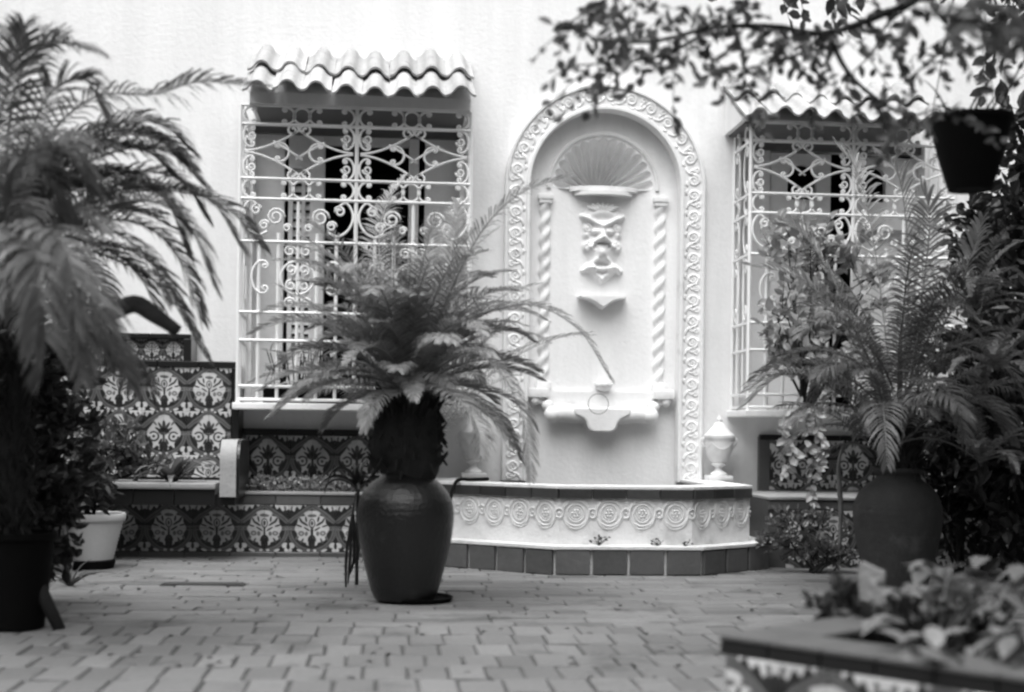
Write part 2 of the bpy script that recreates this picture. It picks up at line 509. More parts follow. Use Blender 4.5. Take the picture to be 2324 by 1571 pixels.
for b in near:
    lx, ly = round(b[2], 3), round(b[3], 3)
    key = (lx, ly, jr.randrange(4))
    if key not in pool:
        mb = MB(); mb.tone = []
        brick_geo(mb, 0, 0, lx, ly, 0.0, brick_tone(), jr)
        pool[key] = mb.mesh('paving_brick', MAT['brick'])
    link('paving_brick', pool[key], floor, loc=(b[0], b[1], jr.uniform(-0.003, 0.003)), rot=(0, 0, jr.choice([0, math.pi]) + jr.uniform(-0.012, 0.012)))
mb = MB(); mb.tone = []
for b in rest: brick_geo(mb, b[0], b[1], b[2], b[3], jr.uniform(-0.003, 0.003), brick_tone(), jr)
link('brick_field', mb.mesh('brick_field', MAT['brick']), floor)['kind'] = 'stuff'

# narrow drain let into the paving
d0, d1_ = onZ(366, 1327), onZ(556, 1327)
dr = empty('floor_drain', ((d0.x + d1_.x) / 2, d0.y, 0), 'long narrow dark drain strip set in the paving before the bench', 'drain')
MB().box(d0.x, d1_.x, d0.y - .055, d0.y + .055, -.006, .005, bev=.002).build('drain_frame', MAT['iron_dark'], dr)
gm = MB().box(-.5, .5, -.006, .006, .0052, .009).mesh('drain_bar', MAT['iron_dark'])
for k_ in range(7): link('drain_bar', gm, dr, loc=(0, -.042 + .014 * k_, 0), scale=(d1_.x - d0.x - .02, 1, 1))

# ================================================================== unseen walls added to cut front and low sky light
for nm, x0_, x1_, y0_, y1_, h_, lb_ in (('added_court_wall', -7.3, -7.0, -14.3, 0.0, 5.4, 'unseen side wall added beyond the near palm to cut sky light'),
                                   ('added_court_wall', 5.0, 5.3, -14.3, 0.0, 5.4, 'unseen side wall added beyond the tree to cut sky light'),
                                   ('added_court_wall', -7.0, 5.0, -14.3, -14.0, 7.0, 'unseen wall added behind the viewer to cut front sky light')):
    o = MB().box(x0_, x1_, y0_, y1_, -.05, h_).build(nm, MAT['court'])
    tag(o, lb_, None, None, 'structure')

# ================================================================== the house front
CAGE_Y = -0.42
G0 = onY(548, 240, CAGE_Y).x; G1 = onY(1070, 262, CAGE_Y).x          # first grille
H0 = onY(1705, 322, CAGE_Y).x; H1 = onY(2168, 345, CAGE_Y).x         # second grille
ROWS = [onY(548, v, CAGE_Y).z for v in (238, 281, 404, 450, 547, 708, 772, 876, 906)]
W1 = (G0 + 0.035, G1 - 0.045); W2 = (H0 + 0.05, H1 - 0.03)
WZ0, WZ1 = ROWS[8] - 0.02, ROWS[0] - 0.015
NX, NR, NZ, NB = 0.0, 0.50, onY(1367, 424, 0).z, 0.36   # niche opening: centre, radius, springing, foot
TOP = 5.2
XL, XR = -7.0, 6.5
house = empty('house', (0, 0.5, 0), 'white plastered house front with two barred windows', 'house')
hw = MB()
def panel(x0, x1, z0, z1, y=0.0): hw.add([(x0, y, z0), (x1, y, z0), (x1, y, z1), (x0, y, z1)], [(0, 1, 2, 3)])
for a, b in ((XL, W1[0]), (W1[1], NX - NR), (NX + NR, W2[0]), (W2[1], XR)): panel(a, b, -0.05, TOP)
for a, b in (W1, W2): panel(a, b, -0.05, WZ0); panel(a, b, WZ1, TOP)
panel(NX - NR, NX + NR, -0.05, NB)
NSEG = 40
arc = [(NX - NR * math.cos(math.pi * i / NSEG), NZ + NR * math.sin(math.pi * i / NSEG)) for i in range(NSEG + 1)]
for i in range(NSEG):
    (xa, za), (xb, zb) = arc[i], arc[i + 1]
    hw.add([(xa, 0, za), (xb, 0, zb), (xb, 0, TOP), (xa, 0, TOP)], [(0, 1, 2, 3)])
RD = 0.075                                        # niche recess
edge = [(NX - NR, NB)] + arc + [(NX + NR, NB)]
for i in range(len(edge) - 1):
    (xa, za), (xb, zb) = edge[i], edge[i + 1]
    hw.add([(xa, 0, za), (xb, 0, zb), (xb, RD, zb), (xa, RD, za)], [(0, 1, 2, 3)])
panel(NX - NR - .02, NX + NR + .02, NB - .02, NZ, RD)
SR = 0.318; LOB = 15                             # shell hollow with a scalloped edge
def scal(f): return SR * (1 + .065 * abs(math.sin(f * LOB * math.pi)) ** .7)
NSEG = 180
for i in range(NSEG):
    q = []
    for t, rr_ in ((i, scal(i / NSEG)), (i + 1, scal((i + 1) / NSEG)), (i + 1, NR + .02), (i, NR + .02)):
        q.append((NX - rr_ * math.cos(math.pi * t / NSEG), RD, NZ + rr_ * math.sin(math.pi * t / NSEG)))
    hw.add(q, [(0, 1, 2, 3)])
WD = 0.13                                        # window recess
for a, b in (W1, W2):
    hw.add([(a, 0, WZ0), (a, WD, WZ0), (a, WD, WZ1), (a, 0, WZ1)], [(0, 1, 2, 3)])
    hw.add([(b, 0, WZ0), (b, WD, WZ0), (b, WD, WZ1), (b, 0, WZ1)], [(3, 2, 1, 0)])
    hw.add([(a, 0, WZ0), (b, 0, WZ0), (b, WD, WZ0), (a, WD, WZ0)], [(0, 1, 2, 3)])
    hw.add([(a, 0, WZ1), (b, 0, WZ1), (b, WD, WZ1), (a, WD, WZ1)], [(3, 2, 1, 0)])
hw.add([(XL, 0, TOP), (XR, 0, TOP), (XR, 6, TOP), (XL, 6, TOP)], [(0, 1, 2, 3)])
hw.build('wall', MAT['plaster'], house, fix=False)
# dark rooms behind the windows
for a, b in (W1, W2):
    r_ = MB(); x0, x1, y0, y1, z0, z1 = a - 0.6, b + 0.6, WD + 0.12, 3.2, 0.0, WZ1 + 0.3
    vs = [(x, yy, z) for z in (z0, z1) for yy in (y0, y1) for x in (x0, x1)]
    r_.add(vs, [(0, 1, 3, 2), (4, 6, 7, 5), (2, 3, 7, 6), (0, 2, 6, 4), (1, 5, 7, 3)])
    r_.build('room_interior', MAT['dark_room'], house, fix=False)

def louvre(parent, x0, x1, z0, z1, y, pitch=0.058):
    m = MB(); h = 0.043
    m.add([(-.5, -.016, -h / 2), (.5, -.016, -h / 2), (.5, .016, h / 2), (-.5, .016, h / 2), (-.5, -.010, -h / 2), (.5, -.010, -h / 2), (.5, .022, h / 2), (-.5, .022, h / 2)],
          [(0, 1, 2, 3), (7, 6, 5, 4), (0, 4, 5, 1), (3, 2, 6, 7), (0, 3, 7, 4), (1, 5, 6, 2)])
    me = m.mesh('louvre_slat', MAT['frame'])
    z = z0 + pitch / 2
    while z < z1:
        link('louvre_slat', me, parent, loc=((x0 + x1) / 2, y, z), scale=(x1 - x0, 1, 1)); z += pitch
def U(u, Y, v=600): return onY(u, v, Y).x
def Z(u, v, Y): return onY(u, v, Y).z

# first window: louvred leaf, open dark casement, narrow closed leaf
win = MB()
Yw = WD
zt = Z(830, 306, Yw); zb = WZ0 + 0.01
xs = [W1[0] - .01, U(643, Yw), U(652, Yw), U(662, Yw), U(702, Yw), U(735, Yw), U(925, Yw), U(948, Yw), U(962, Yw), W1[1] + .01]
win.box(xs[0], xs[1], Yw, Yw + .10, zb, WZ1 + .02)                       # plaster-white side panel
win.box(xs[2], xs[3], Yw + .02, Yw + .08, zb, WZ1 + .02)
win.box(xs[4], xs[5], Yw - .03, Yw + .07, zb, WZ1 + .02, bev=.006)
win.box(xs[3], xs[4], Yw + .021, Yw + .075, Z(680, 380, Yw), WZ1 + .02)
win.box(xs[3], xs[4], Yw + .021, Yw + .075, zb, Z(680, 800, Yw))
win.box(xs[6], xs[7], Yw - .03, Yw + .07, zb, WZ1 + .02, bev=.006)
win.box(xs[8], xs[9], Yw, Yw + .10, zb, WZ1 + .02)
win.box(xs[5], xs[6], Yw + .03, Yw + .08, zt, WZ1 - .09)
wo1 = win.build('window', MAT['frame'], house)
MB().box(W1[0] - .01, W1[1] + .01, Yw - .06, Yw - .035, WZ1 - .05, WZ1 + .02).build('lintel_shade', MAT['shade_board'], wo1)  # dark strip standing for the shadow under the lintel
xm = U(686, Yw)
ms = MB().box(xm - .012, xm + .012, Yw + .03, Yw + .07, Z(680, 800, Yw), Z(680, 380, Yw))
ms.build('mullion', MAT['frame'], wo1)
louvre(wo1, xs[3], xm - .012, Z(680, 800, Yw), Z(680, 380, Yw), Yw + .05)
louvre(wo1, xm + .012, xs[4], Z(680, 800, Yw), Z(680, 380, Yw), Yw + .05)
for o in list(wo1.children):
    if o.name.startswith('louvre'): o.location = Vector(o.location) + wo1.location * 0 - Vector(house.location) - wo1.location
# second window: two timber leaves with arched lights, a dark gap between them
def arched_leaf(x0, x1, z0, z1, ax0, ax1, az0, az1, y0, y1):
    """a board with an arched opening, solid all round"""
    m = MB(); r = (ax1 - ax0) / 2; c = (ax0 + ax1) / 2; zs = az1 - r
    a = [(c - r * math.cos(math.pi * i / 14), zs + r * math.sin(math.pi * i / 14)) for i in range(15)]
    for y_ in (y0, y1):
        def q(p): m.add([(x, y_, z) for x, z in p], [(0, 1, 2, 3)])
        q([(x0, z0), (ax0, z0), (ax0, z1), (x0, z1)]); q([(ax1, z0), (x1, z0), (x1, z1), (ax1, z1)])
        q([(ax0, z0), (ax1, z0), (ax1, az0), (ax0, az0)])
        for i in range(14): q([a[i], a[i + 1], (a[i + 1][0], z1), (a[i][0], z1)])
    ed = [(ax0, az0)] + a + [(ax1, az0)]
    for lp in (ed + [ed[0]], [(x0, z0), (x1, z0), (x1, z1), (x0, z1), (x0, z0)]):
        for i in range(len(lp) - 1):
            (xa, za), (xb, zb_) = lp[i], lp[i + 1]
            m.add([(xa, y0, za), (xb, y0, zb_), (xb, y1, zb_), (xa, y1, za)], [(0, 1, 2, 3)])
    return m
Yr = WD
fr = MB()
za, zc = WZ0 + .01, WZ1 + .02
x0, x1 = W2[0] - .01, W2[1] + .01
fr.box(x0, U(1745, Yr), Yr, Yr + .1, za, zc); fr.box(U(2125, Yr), x1, Yr, Yr + .1, za, zc)
fr.box(U(1745, Yr), U(2125, Yr), Yr, Yr + .09, Z(1900, 345, Yr), zc)
wo2 = fr.build('window', MAT['frame'], house)
MB().box(W2[0] - .01, W2[1] + .01, Yr - .06, Yr - .035, WZ1 - .05, WZ1 + .02).build('lintel_shade', MAT['shade_board'], wo2)  # same painted lintel shadow for the second window
l1 = arched_leaf(U(1748, Yr), U(1885, Yr), za, Z(1810, 347, Yr), U(1787, Yr), U(1853, Yr), Z(1820, 452, Yr), Z(1820, 372, Yr), Yr + .02, Yr + .07)
l1.build('shutter', MAT['frame'], wo2)
l2 = arched_leaf(U(1938, Yr), U(2122, Yr), za, Z(2000, 357, Yr), U(1957, Yr), U(2010, Yr), Z(1990, 458, Yr), Z(1990, 378, Yr), Yr + .02, Yr + .07)
l2.build('shutter', MAT['frame'], wo2)
for (u0, u1, v0, v1) in ((1782, 1868, 515, 540), (1956, 2056, 520, 545)):
    q = MB(); q.box(U(u0, Yr), U(u1, Yr), Yr + .005, Yr + .019, Z(u0, v1, Yr), Z(u0, v0, Yr)); q.build('shutter_panel', MAT['cement'], wo2)

# ================================================================== tiled hoods over the windows
def hood(x0, x1, ztop, zeave, yeave, zlow, label):
    root = empty('window_hood', ((x0 + x1) / 2, 0, zlow), label, 'hood', 'tiled hoods over the windows')
    n = 8; p = (x1 - x0) / n
    slope = math.atan2(ztop - zeave, -yeave)
    L = (-yeave) / math.cos(slope)
    tl = L * 0.56; A = p * 0.165; th = 0.014; k = 20
    m = MB()
    cw = [math.cos(2 * math.pi * i / k + math.pi) for i in range(k + 1)]
    prof = [(-p / 2 + p * i / k, A * math.copysign(abs(c_) ** .72, c_)) for i, c_ in enumerate(cw)]
    for yy, lift in ((0, 0.012), (tl, 0)):
        for x, z in prof: m.v.append((x * (1.03 if yy == 0 else 0.985), yy, z + lift))
        for x, z in prof: m.v.append((x * (1.03 if yy == 0 else 0.985), yy, z + lift - th))
    q = k + 1
    for i in range(k):
        for f in ((i, i + 1, 2 * q + i + 1, 2 * q + i), (q + i + 1, q + i, 3 * q + i, 3 * q + i + 1), (q + i, q + i + 1, i + 1, i), (2 * q + i, 2 * q + i + 1, 3 * q + i + 1, 3 * q + i)):
            m.f.append(f); m.m.append(0)
    for i in (0, k): m.f.append((i, 2 * q + i, 3 * q + i, q + i)); m.m.append(0)
    me = m.mesh('roof_tile', MAT['roof_tile'], smooth=50, fix=True)
    hr = random.Random(int(x0 * 1000))
    for rw in (0, 1):
        for i in range(n):
            s = rw * (L - tl) 
            yy = yeave + s * math.cos(slope); zz = zeave + s * math.sin(slope) + rw * 0.022 * 1 + hr.uniform(-.005, .005) + 0.012 * math.sin(i * 1.1 + rw)
            link('roof_tile', me, root, loc=(x0 + p * (i + .5) - root.location.x + hr.uniform(-.004, .004), yy + hr.uniform(-.012, .012), zz - root.location.z),
                 rot=(slope + hr.uniform(-.015, .015), hr.uniform(-.02, .02), hr.uniform(-.02, .02)))
    b = MB(); yf = -0.45; c = 0.10
    prof = [(yf, zlow), (0.01, zlow), (0.01, ztop - 0.06), (yf, zeave + (yf - yeave) * math.tan(slope) - c)]
    k = len(prof); xa, xb = x0 + 0.02, x1 - 0.02
    b.add([(xa, y_, z_) for y_, z_ in prof] + [(xb, y_, z_) for y_, z_ in prof], [tuple(range(k)), tuple(reversed(range(k, 2 * k)))] + [(i, (i + 1) % k, (i + 1) % k + k, i + k) for i in range(k)])
    b.build('hood_soffit', MAT['plaster'], root)
    MB().box(xa + .03, xb - .03, yf + .03, -.004, zlow - .012, zlow - .001).build('soffit_shade', MAT['shade_board'], root)  # dark sheet painting the shade on the soffit underside
    return root
YE = -0.66
hood(onY(551, 165, YE).x, onY(1081, 210, YE).x, onY(800, 128, 0).z, onY(815, 205, YE).z, YE, ROWS[0] + 0.005, 'white wavy tiled hood over the window nearest the settee')
hood(onY(1697, 240, YE).x, onY(2150, 265, YE).x, onY(1900, 200, 0).z, onY(1900, 262, YE).z, YE, ROWS[0] + 0.005, 'white wavy tiled hood under the overhanging tree branch')

# ================================================================== window grilles
def scroll_curve(kind, turns=1.15, n=40, p=2.6):
    """a wrought scroll by integrating its curvature; C opens to +x with its back on x=0, S likewise; fitted to a unit box"""
    k = [abs(2 * i / (n - 1) - 1) for i in range(n)]
    cur = [0.35 + 5.0 * q ** p for q in k]
    if kind == 'S': cur = [c * (1 if i < n / 2 else -1) for i, c in enumerate(cur)]
    tot = sum(abs(c) for c in cur) / 2
    cur = [c * turns * 2 * math.pi / tot for c in cur]
    half = sum(cur[:n // 2])
    th = math.pi / 2 + (half if kind == 'C' else half) 
    x = z = 0.0; pts = []; hd = math.pi / 2 - half if kind == 'C' else math.pi / 2 - half
    for c in cur:
        hd += c / 2; x += math.cos(hd); z += math.sin(hd); hd += c / 2
        pts.append((x, z))
    if kind == 'C': pts = [(-a, b) for a, b in pts]
    xs_, zs_ = [a for a, b in pts], [b for a, b in pts]
    x0, x1, z0, z1 = min(xs_), max(xs_), min(zs_), max(zs_)
    return [((a - x0) / (x1 - x0), (b - z0) / (z1 - z0) - .5) for a, b in pts]
SC, SS = scroll_curve('C', 1.55), scroll_curve('S', 1.1)
def spiral(cx, cz, r, a0, turns, n=16, sgn=1):
    return [(cx + r * (1 - .72 * i / n) * math.cos(a0 + sgn * 2 * math.pi * turns * i / n), cz + r * (1 - .72 * i / n) * math.sin(a0 + sgn * 2 * math.pi * turns * i / n)) for i in range(n + 1)]

def grille(x0, x1, yf, label):
    root = empty('window_grille', ((x0 + x1) / 2, yf, ROWS[8]), label, 'window grille', 'white scrolled window grilles')
    B = Vector(root.location)
    wdt = x1 - x0; hx = wdt / 2; px = wdt / 522.0
    cache = {}
    def put(name, pts, r, n=5, closed=False):
        m = MB().tube([Vector((x, yf, z)) for x, z in pts], r, n, closed)
        return m.build(name, MAT['iron'], root, smooth=True)
    def bar(name, a, b, r):
        m = MB(); d = Vector(b) - Vector(a)
        m.tube([a, b], r * 1.2, 4); return m.build(name, MAT['iron'], root)
    # corner posts and side panels
    for x in (x0, x1):
        bar('post', (x, yf, ROWS[8] - .03), (x, yf, ROWS[0]), .0115)
        bar('post', (x, -0.012, ROWS[8] - .03), (x, -0.012, ROWS[0]), .010)
        for i, z in enumerate(ROWS):
            bar('side_rail', (x, yf + .012, z), (x, -.02, z), .008)
        for t in (.33, .66):
            bar('side_bar', (x, yf * t, ROWS[7]), (x, yf * t, ROWS[4]), .006)
        for (ra, rb) in ((0, 1), (2, 3), (1, 2), (3, 4), (4, 5)):
            for t in (.27, .73):
                cx_, cz_, hh = yf * t, (ROWS[ra] + ROWS[rb]) / 2, abs(ROWS[ra] - ROWS[rb]) * .9
                ww = min(hh * .55, .09) * (1 if t < .5 else -1)
                m = MB().tube([Vector((x, cx_ + (a - .5) * ww, cz_ + c * hh)) for a, c in SC], .006, 4)
                m.build('scroll', MAT['iron'], root, smooth=True)
    # rails
    for i, z in enumerate(ROWS): bar('rail', (x0, yf - .004, z), (x1, yf - .004, z), .0082 if i else .0070)
    xc = (x0 + x1) / 2
    bar('bar', (xc, yf, ROWS[8]), (xc, yf, ROWS[0]), .010)
    # plain bars below the lyre row
    for i in range(1, 12):
        if i == 6: continue
        x = x0 + wdt * i / 12
        top = ROWS[3] if i in (3, 9) else ROWS[4] + (0.055 if i % 2 == 0 else 0.03)
        bar('bar', (x, yf + .003, ROWS[8]), (x, yf + .003, top), .0088)
    R_ = .0080
    for half in (0, 1):
        hx0 = x0 if half == 0 else xc
        def mx(u): return hx0 + u * px if half == 0 else hx0 + (261 - u) * px
        def zz(v): return None
        # the two narrow friezes of C scrolls and rings
        for (ra, rb) in ((0, 1), (2, 3)):
            zt_, zb_ = ROWS[ra] - .007, ROWS[rb] + .007
            zc_, h = (zt_ + zb_) / 2, (zt_ - zb_)
            w_ = 27
            for (u, back) in ((6, 1), (120, -1), (153, 1), (255, -1)):
                put('scroll', [(mx(u + back * a * w_), zc_ + c * h) for a, c in SC], R_)
            rr_ = h * .49
            put('ring', [(mx(136.5) + rr_ * math.cos(t * math.pi / 10), zc_ + rr_ * math.sin(t * math.pi / 10)) for t in range(20)], R_, 5, True)
        # diamond row
        zt_, zb_ = ROWS[1], ROWS[2]; H_ = zt_ - zb_; zm = (zt_ + zb_) / 2
        def V(f): return zt_ - f * H_
        for (ua, sg) in ((8, 1), (253, -1)):
            for up in (-1, 1):
                pts = []
                for i in range(13):
                    t = i / 12
                    u = ua + sg * (122 * t)
                    pts.append((mx(u), zm + up * H_ * (.40 * t ** 1.7 + .012)))
                cu = 130.5 - sg * 17
                ez = zm + up * H_ * .36
                ra_ = 14 * px
                s_ = 1 if (sg > 0) == (half == 0) else -1
                xe, ze = pts[-1]
                cxx = xe - s_ * ra_; a0 = 0 if s_ > 0 else math.pi
                pts += spiral(cxx, ze, ra_, a0, 1.35, 14, 1 if (up > 0) == (s_ > 0) else -1)[1:]
                put('scroll', pts, R_)
        for sg in (1, -1):                               # inner S scrolls
            cu = 130.5 + sg * 38
            pts = [(mx(130.5 - sg * 20), zm - sg * 0 - H_ * .12 * sg), (mx(130.5), zm), (mx(130.5 + sg * 12), zm + H_ * .06 * sg)]
            put('scroll', [(mx(cu + (a - .5) * 30 * sg), zm + c * H_ * .34 * sg) for a, c in SC], R_)
            put('tie_bar', [(mx(130.5 + sg * 58), zm + H_ * .20), (mx(130.5 + sg * 20), zm + H_ * .02), (mx(130.5 - sg * 8), zm - H_ * .13)], R_ * .9)
        for (ua, sg) in ((6, 1), (255, -1)):
            for up in (-1, 1):
                cz_ = zm + up * H_ * .285
                put('scroll', [(mx(ua + sg * a * 24), cz_ + c * H_ * .40) for a, c in SC], R_)
                put('curl', [(mx(ua + sg * 18) + (q[0]), cz_ + q[1]) for q in spiral(0, 0, 11 * px, math.pi, 1.3)], R_ * .9)
        # lyre row
        zt_, zb_ = ROWS[3] - .006, ROWS[4]; H_ = zt_ - zb_
        for (uc, sg) in ((64, 1), (196, -1)):
            # big hook with a curl at each end, as in a treble sign
            c0 = uc - sg * 22
            pts = list(reversed(spiral(mx(c0 - sg * 6), zt_ - H_ * .24, 13 * px, 0 if (sg > 0) == (half == 0) else math.pi, 1.4, 14, 1 if (sg > 0) == (half == 0) else -1)))
            ce = [(mx(uc - sg * 40), zt_ - H_ * .02), (mx(uc - sg * 56), zt_ - H_ * .22), (mx(uc - sg * 57), zt_ - H_ * .48), (mx(uc - sg * 44), zt_ - H_ * .72), (mx(uc - sg * 22), zt_ - H_ * .84), (mx(uc - sg * 2), zt_ - H_ * .74)]
            put('scroll', pts + [(q.x, q.z) for q in smooth_path([Vector((a_, 0, b_)) for a_, b_ in [pts[-1]] + ce], 20)[1:]], R_)
            put('curl', spiral(mx(uc - sg * 10), zt_ - H_ * .60, 12 * px, 0, 1.5, 14), R_ * .95)
            put('curl', spiral(mx(uc + sg * 16), zt_ - H_ * .40, 21 * px, 0, 1.7, 18), R_ * .95)
            put('curl', spiral(mx(uc + sg * 42), zt_ - H_ * .66, 10 * px, 0, 1.4, 12), R_ * .95)
        # medallion in the tall bars
        zc_ = ROWS[4] + (ROWS[5] - ROWS[4]) * .50
        rr_ = 38 * px
        put('ring', [(mx(130.5) + rr_ * math.cos(t * math.pi / 12), zc_ + rr_ * math.sin(t * math.pi / 12)) for t in range(24)], R_, 5, True)
        for sx in (-1, 1):
            for sz in (-1, 1):
                put('curl', spiral(mx(130.5 + sx * 15), zc_ + sz * 18 * px, 13 * px, -sz * math.pi / 2, 1.3, 12), R_ * .9)
            put('scroll', [(mx(130.5 + sx * 85 - sx * (a - .5) * 36), zc_ + c * .20) for a, c in SC], R_)
            zq = ROWS[4] - .055
            put('curl', spiral(mx(130.5 + sx * 18), zq, 14 * px, 0, 1.4, 12), R_ * .9)
            zq = ROWS[5] + .06
            put('curl', spiral(mx(130.5 + sx * 18), zq, 14 * px, 0, 1.4, 12), R_ * .9)
    return root
grille(G0, G1, CAGE_Y, 'white scrolled iron cage over the window behind the dark jar')
grille(H0, H1, CAGE_Y, 'white scrolled iron cage half hidden by the bushy potted palm')

# sills below the cages
def sill(x0, x1, label):
    m = MB(); m.box(x0, x1, CAGE_Y - .04, .004, ROWS[8] - .062, ROWS[8] - .020, bev=.008)
    tag(m.build('window_sill', MAT['plaster']), label, 'sill', 'plaster sills carrying the grilles', 'thing')
sill(G0 - .03, G1 + .03, 'thin plaster sill above the tiled bench back, behind the jar palm')
sill(H0 - .03, H1 + .03, 'thin plaster sill with trailing vine leaves hanging past it')

# ================================================================== the wall fountain
FT = empty('wall_fountain', (0, 0, 0), 'white stucco wall fountain with arched niche, shell, mask and low basin', 'fountain')
def sweep(prof, z0, smooth=40):
    """sweep a (rho, y) section up one jamb, round the arch and down the other"""
    st = [('j', -1, z0)] + [('a', i, 0) for i in range(41)] + [('j', 1, z0)]
    m = MB(); k = len(prof)
    for kind, a, z in st:
        for rho, y_ in prof:
            if kind == 'j': m.v.append((NX + a * rho, y_, z))
            else:
                t = math.pi * a / 40
                m.v.append((NX - rho * math.cos(t), y_, NZ + rho * math.sin(t)))
    for i in range(len(st) - 1):
        for j in range(k - 1):
            m.f.append((i * k + j, i * k + j + 1, (i + 1) * k + j + 1, (i + 1) * k + j)); m.m.append(0)
    return m
ZF = 0.47
sweep([(.494, .03), (.494, -.055), (.498, -.062), (.516, -.062), (.522, -.046), (.634, -.046), (.640, -.062), (.656, -.062), (.662, -.052), (.662, .004)], ZF).build('arch_border', MAT['stucco_cast'], FT, smooth=35)
sweep([(.348, RD + .01), (.350, RD - .012), (.358, RD - .018), (.368, RD - .018), (.376, RD - .010), (.378, RD + .01)], NZ - .005).build('arch_ring', MAT['stucco_cast'], FT, smooth=35)
# running scroll cast on the border
m = MB()
def P3(pts, y=-.047): return [Vector((a, y, b)) for a, b in pts]
m.tube(P3(spiral(0.006, 0.022, .040, -math.pi * .5, 1.55, 22)), [.0115 * (1 - .3 * i / 22) for i in range(23)], 6, flat=(1, .55))
m.tube(P3([(0.006, -.018), (-.022, -.030), (-.040, -.058), (-.036, -.075)]), [.0115, .011, .009, .006], 6, flat=(1, .55))
m.tube(P3(spiral(.030, -.046, .021, math.pi * .6, 1.2, 12, -1)), .008, 6, flat=(1, .55))
m.tube(P3([(-.020, -.034), (.006, -.050), (.020, -.028)]), [.007, .010, .004], 6, flat=(1, .55))
m.tube(P3([(-.040, .020), (-.048, .044), (-.036, .060)]), [.004, .010, .004], 6, flat=(1, .55))
m.tube(P3([(.046, .010), (.049, .030), (.040, .050)]), [.004, .009, .003], 6, flat=(1, .55))
bm = bmesh.new(); bmesh.ops.create_icosphere(bm, subdivisions=1, radius=.008); m.addbm(bm, 0, Matrix.Translation((0.006, -.047, .022)))
orn = m.mesh('scroll_ornament', MAT['stucco_cast'], smooth=True, fix=True)
pitch = 0.137; nj = 14
pj = (NZ - ZF) / nj
for sgn in (-1, 1):
    for i in range(nj):
        link('scroll_ornament', orn, FT, loc=(NX + sgn * .578, 0, ZF + pj * (i + .5)), scale=(sgn, 1, pj / .145))
na = 13
for i in range(na):
    t = math.pi * (i + .5) / na
    link('scroll_ornament', orn, FT, loc=(NX - .578 * math.cos(t), 0, NZ + .578 * math.sin(t)), rot=(0, t, 0), scale=(-1, 1, .95))
# twisted columns
def column(x, z0, z1):
    m = MB(); n, k = 20, 90; r0 = .037
    prof = []
    for i in range(k + 1):
        z = z0 + .05 + (z1 - z0 - .11) * i / k
        prof.append((r0, z))
    m.lathe(prof, n, x, .085, wob=lambda a, z: 1 + .20 * math.cos(2 * a - z * 62))
    m.box(x - .048, x + .048, .03, RD + .01, z0, z0 + .05, bev=.008)
    m.box(x - .042, x + .042, .035, RD + .01, z1 - .06, z1 - .035, bev=.006)
    m.box(x - .050, x + .050, .028, RD + .01, z1 - .035, z1, bev=.006)
    return m
zc0, zc1 = onY(1230, 882, 0).z, onY(1230, 437, 0).z
for x in (-.385, .385): column(x, zc0, zc1).build('twisted_column', MAT['stucco_cast'], FT, smooth=50)
# the shell
m = MB(); nt_, nr = 180, 18
for i in range(nt_ + 1):
    f = i / nt_; t = math.pi * f
    lob = abs(math.sin(f * LOB * math.pi))
    for j in range(nr + 1):
        q = j / nr
        rr_ = q * scal(f)
        y_ = RD + .27 * (1 - q ** 2.2) + .045 * (lob - .6) * (4 * q * (1 - q)) ** .7 - (.004 if j < nr else 0)
        m.v.append((NX - rr_ * math.cos(t), y_, NZ + rr_ * math.sin(t)))
for i in range(nt_):
    for j in range(nr):
        a = i * (nr + 1) + j
        m.f.append((a, a + 1, a + nr + 2, a + nr + 1)); m.m.append(0)
# ribbed floor of the shell, sloping down to its lip
for i in range(41):
    f = i / 40; x_ = -SR + 2 * SR * f
    for j in range(9):
        q = j / 8
        yb_ = RD + .27 * (1 - (abs(x_) / SR) ** 2.2)
        m.v.append((NX + x_, yb_ * (1 - q) + (RD - .06 * math.sin(math.pi * f)) * q, NZ - .002 + .012 * abs(math.sin(f * 9 * math.pi)) * (1 - q) - .02 * q * math.sin(math.pi * f)))
b0_ = (nt_ + 1) * (nr + 1)
for i in range(40):
    for j in range(8):
        a = b0_ + i * 9 + j
        m.f.append((a, a + 1, a + 10, a + 9)); m.m.append(0)
m.build('shell', MAT['stucco_cast'], FT, smooth=True, fix=False)
m = MB()
for (z0, z1, w_, y1) in ((-.052, -.028, .20, -.035), (-.026, .004, .235, -.02)):
    poly = [(NX - w_ * math.cos(math.pi * i / 20), RD + .03 - (RD + .03 - y1) * math.sin(math.pi * i / 20) ** .8) for i in range(21)]
    m.plan(poly, NZ + z0, NZ + z1)
m.build('shell_lip', MAT['stucco_cast'], FT, smooth=40)
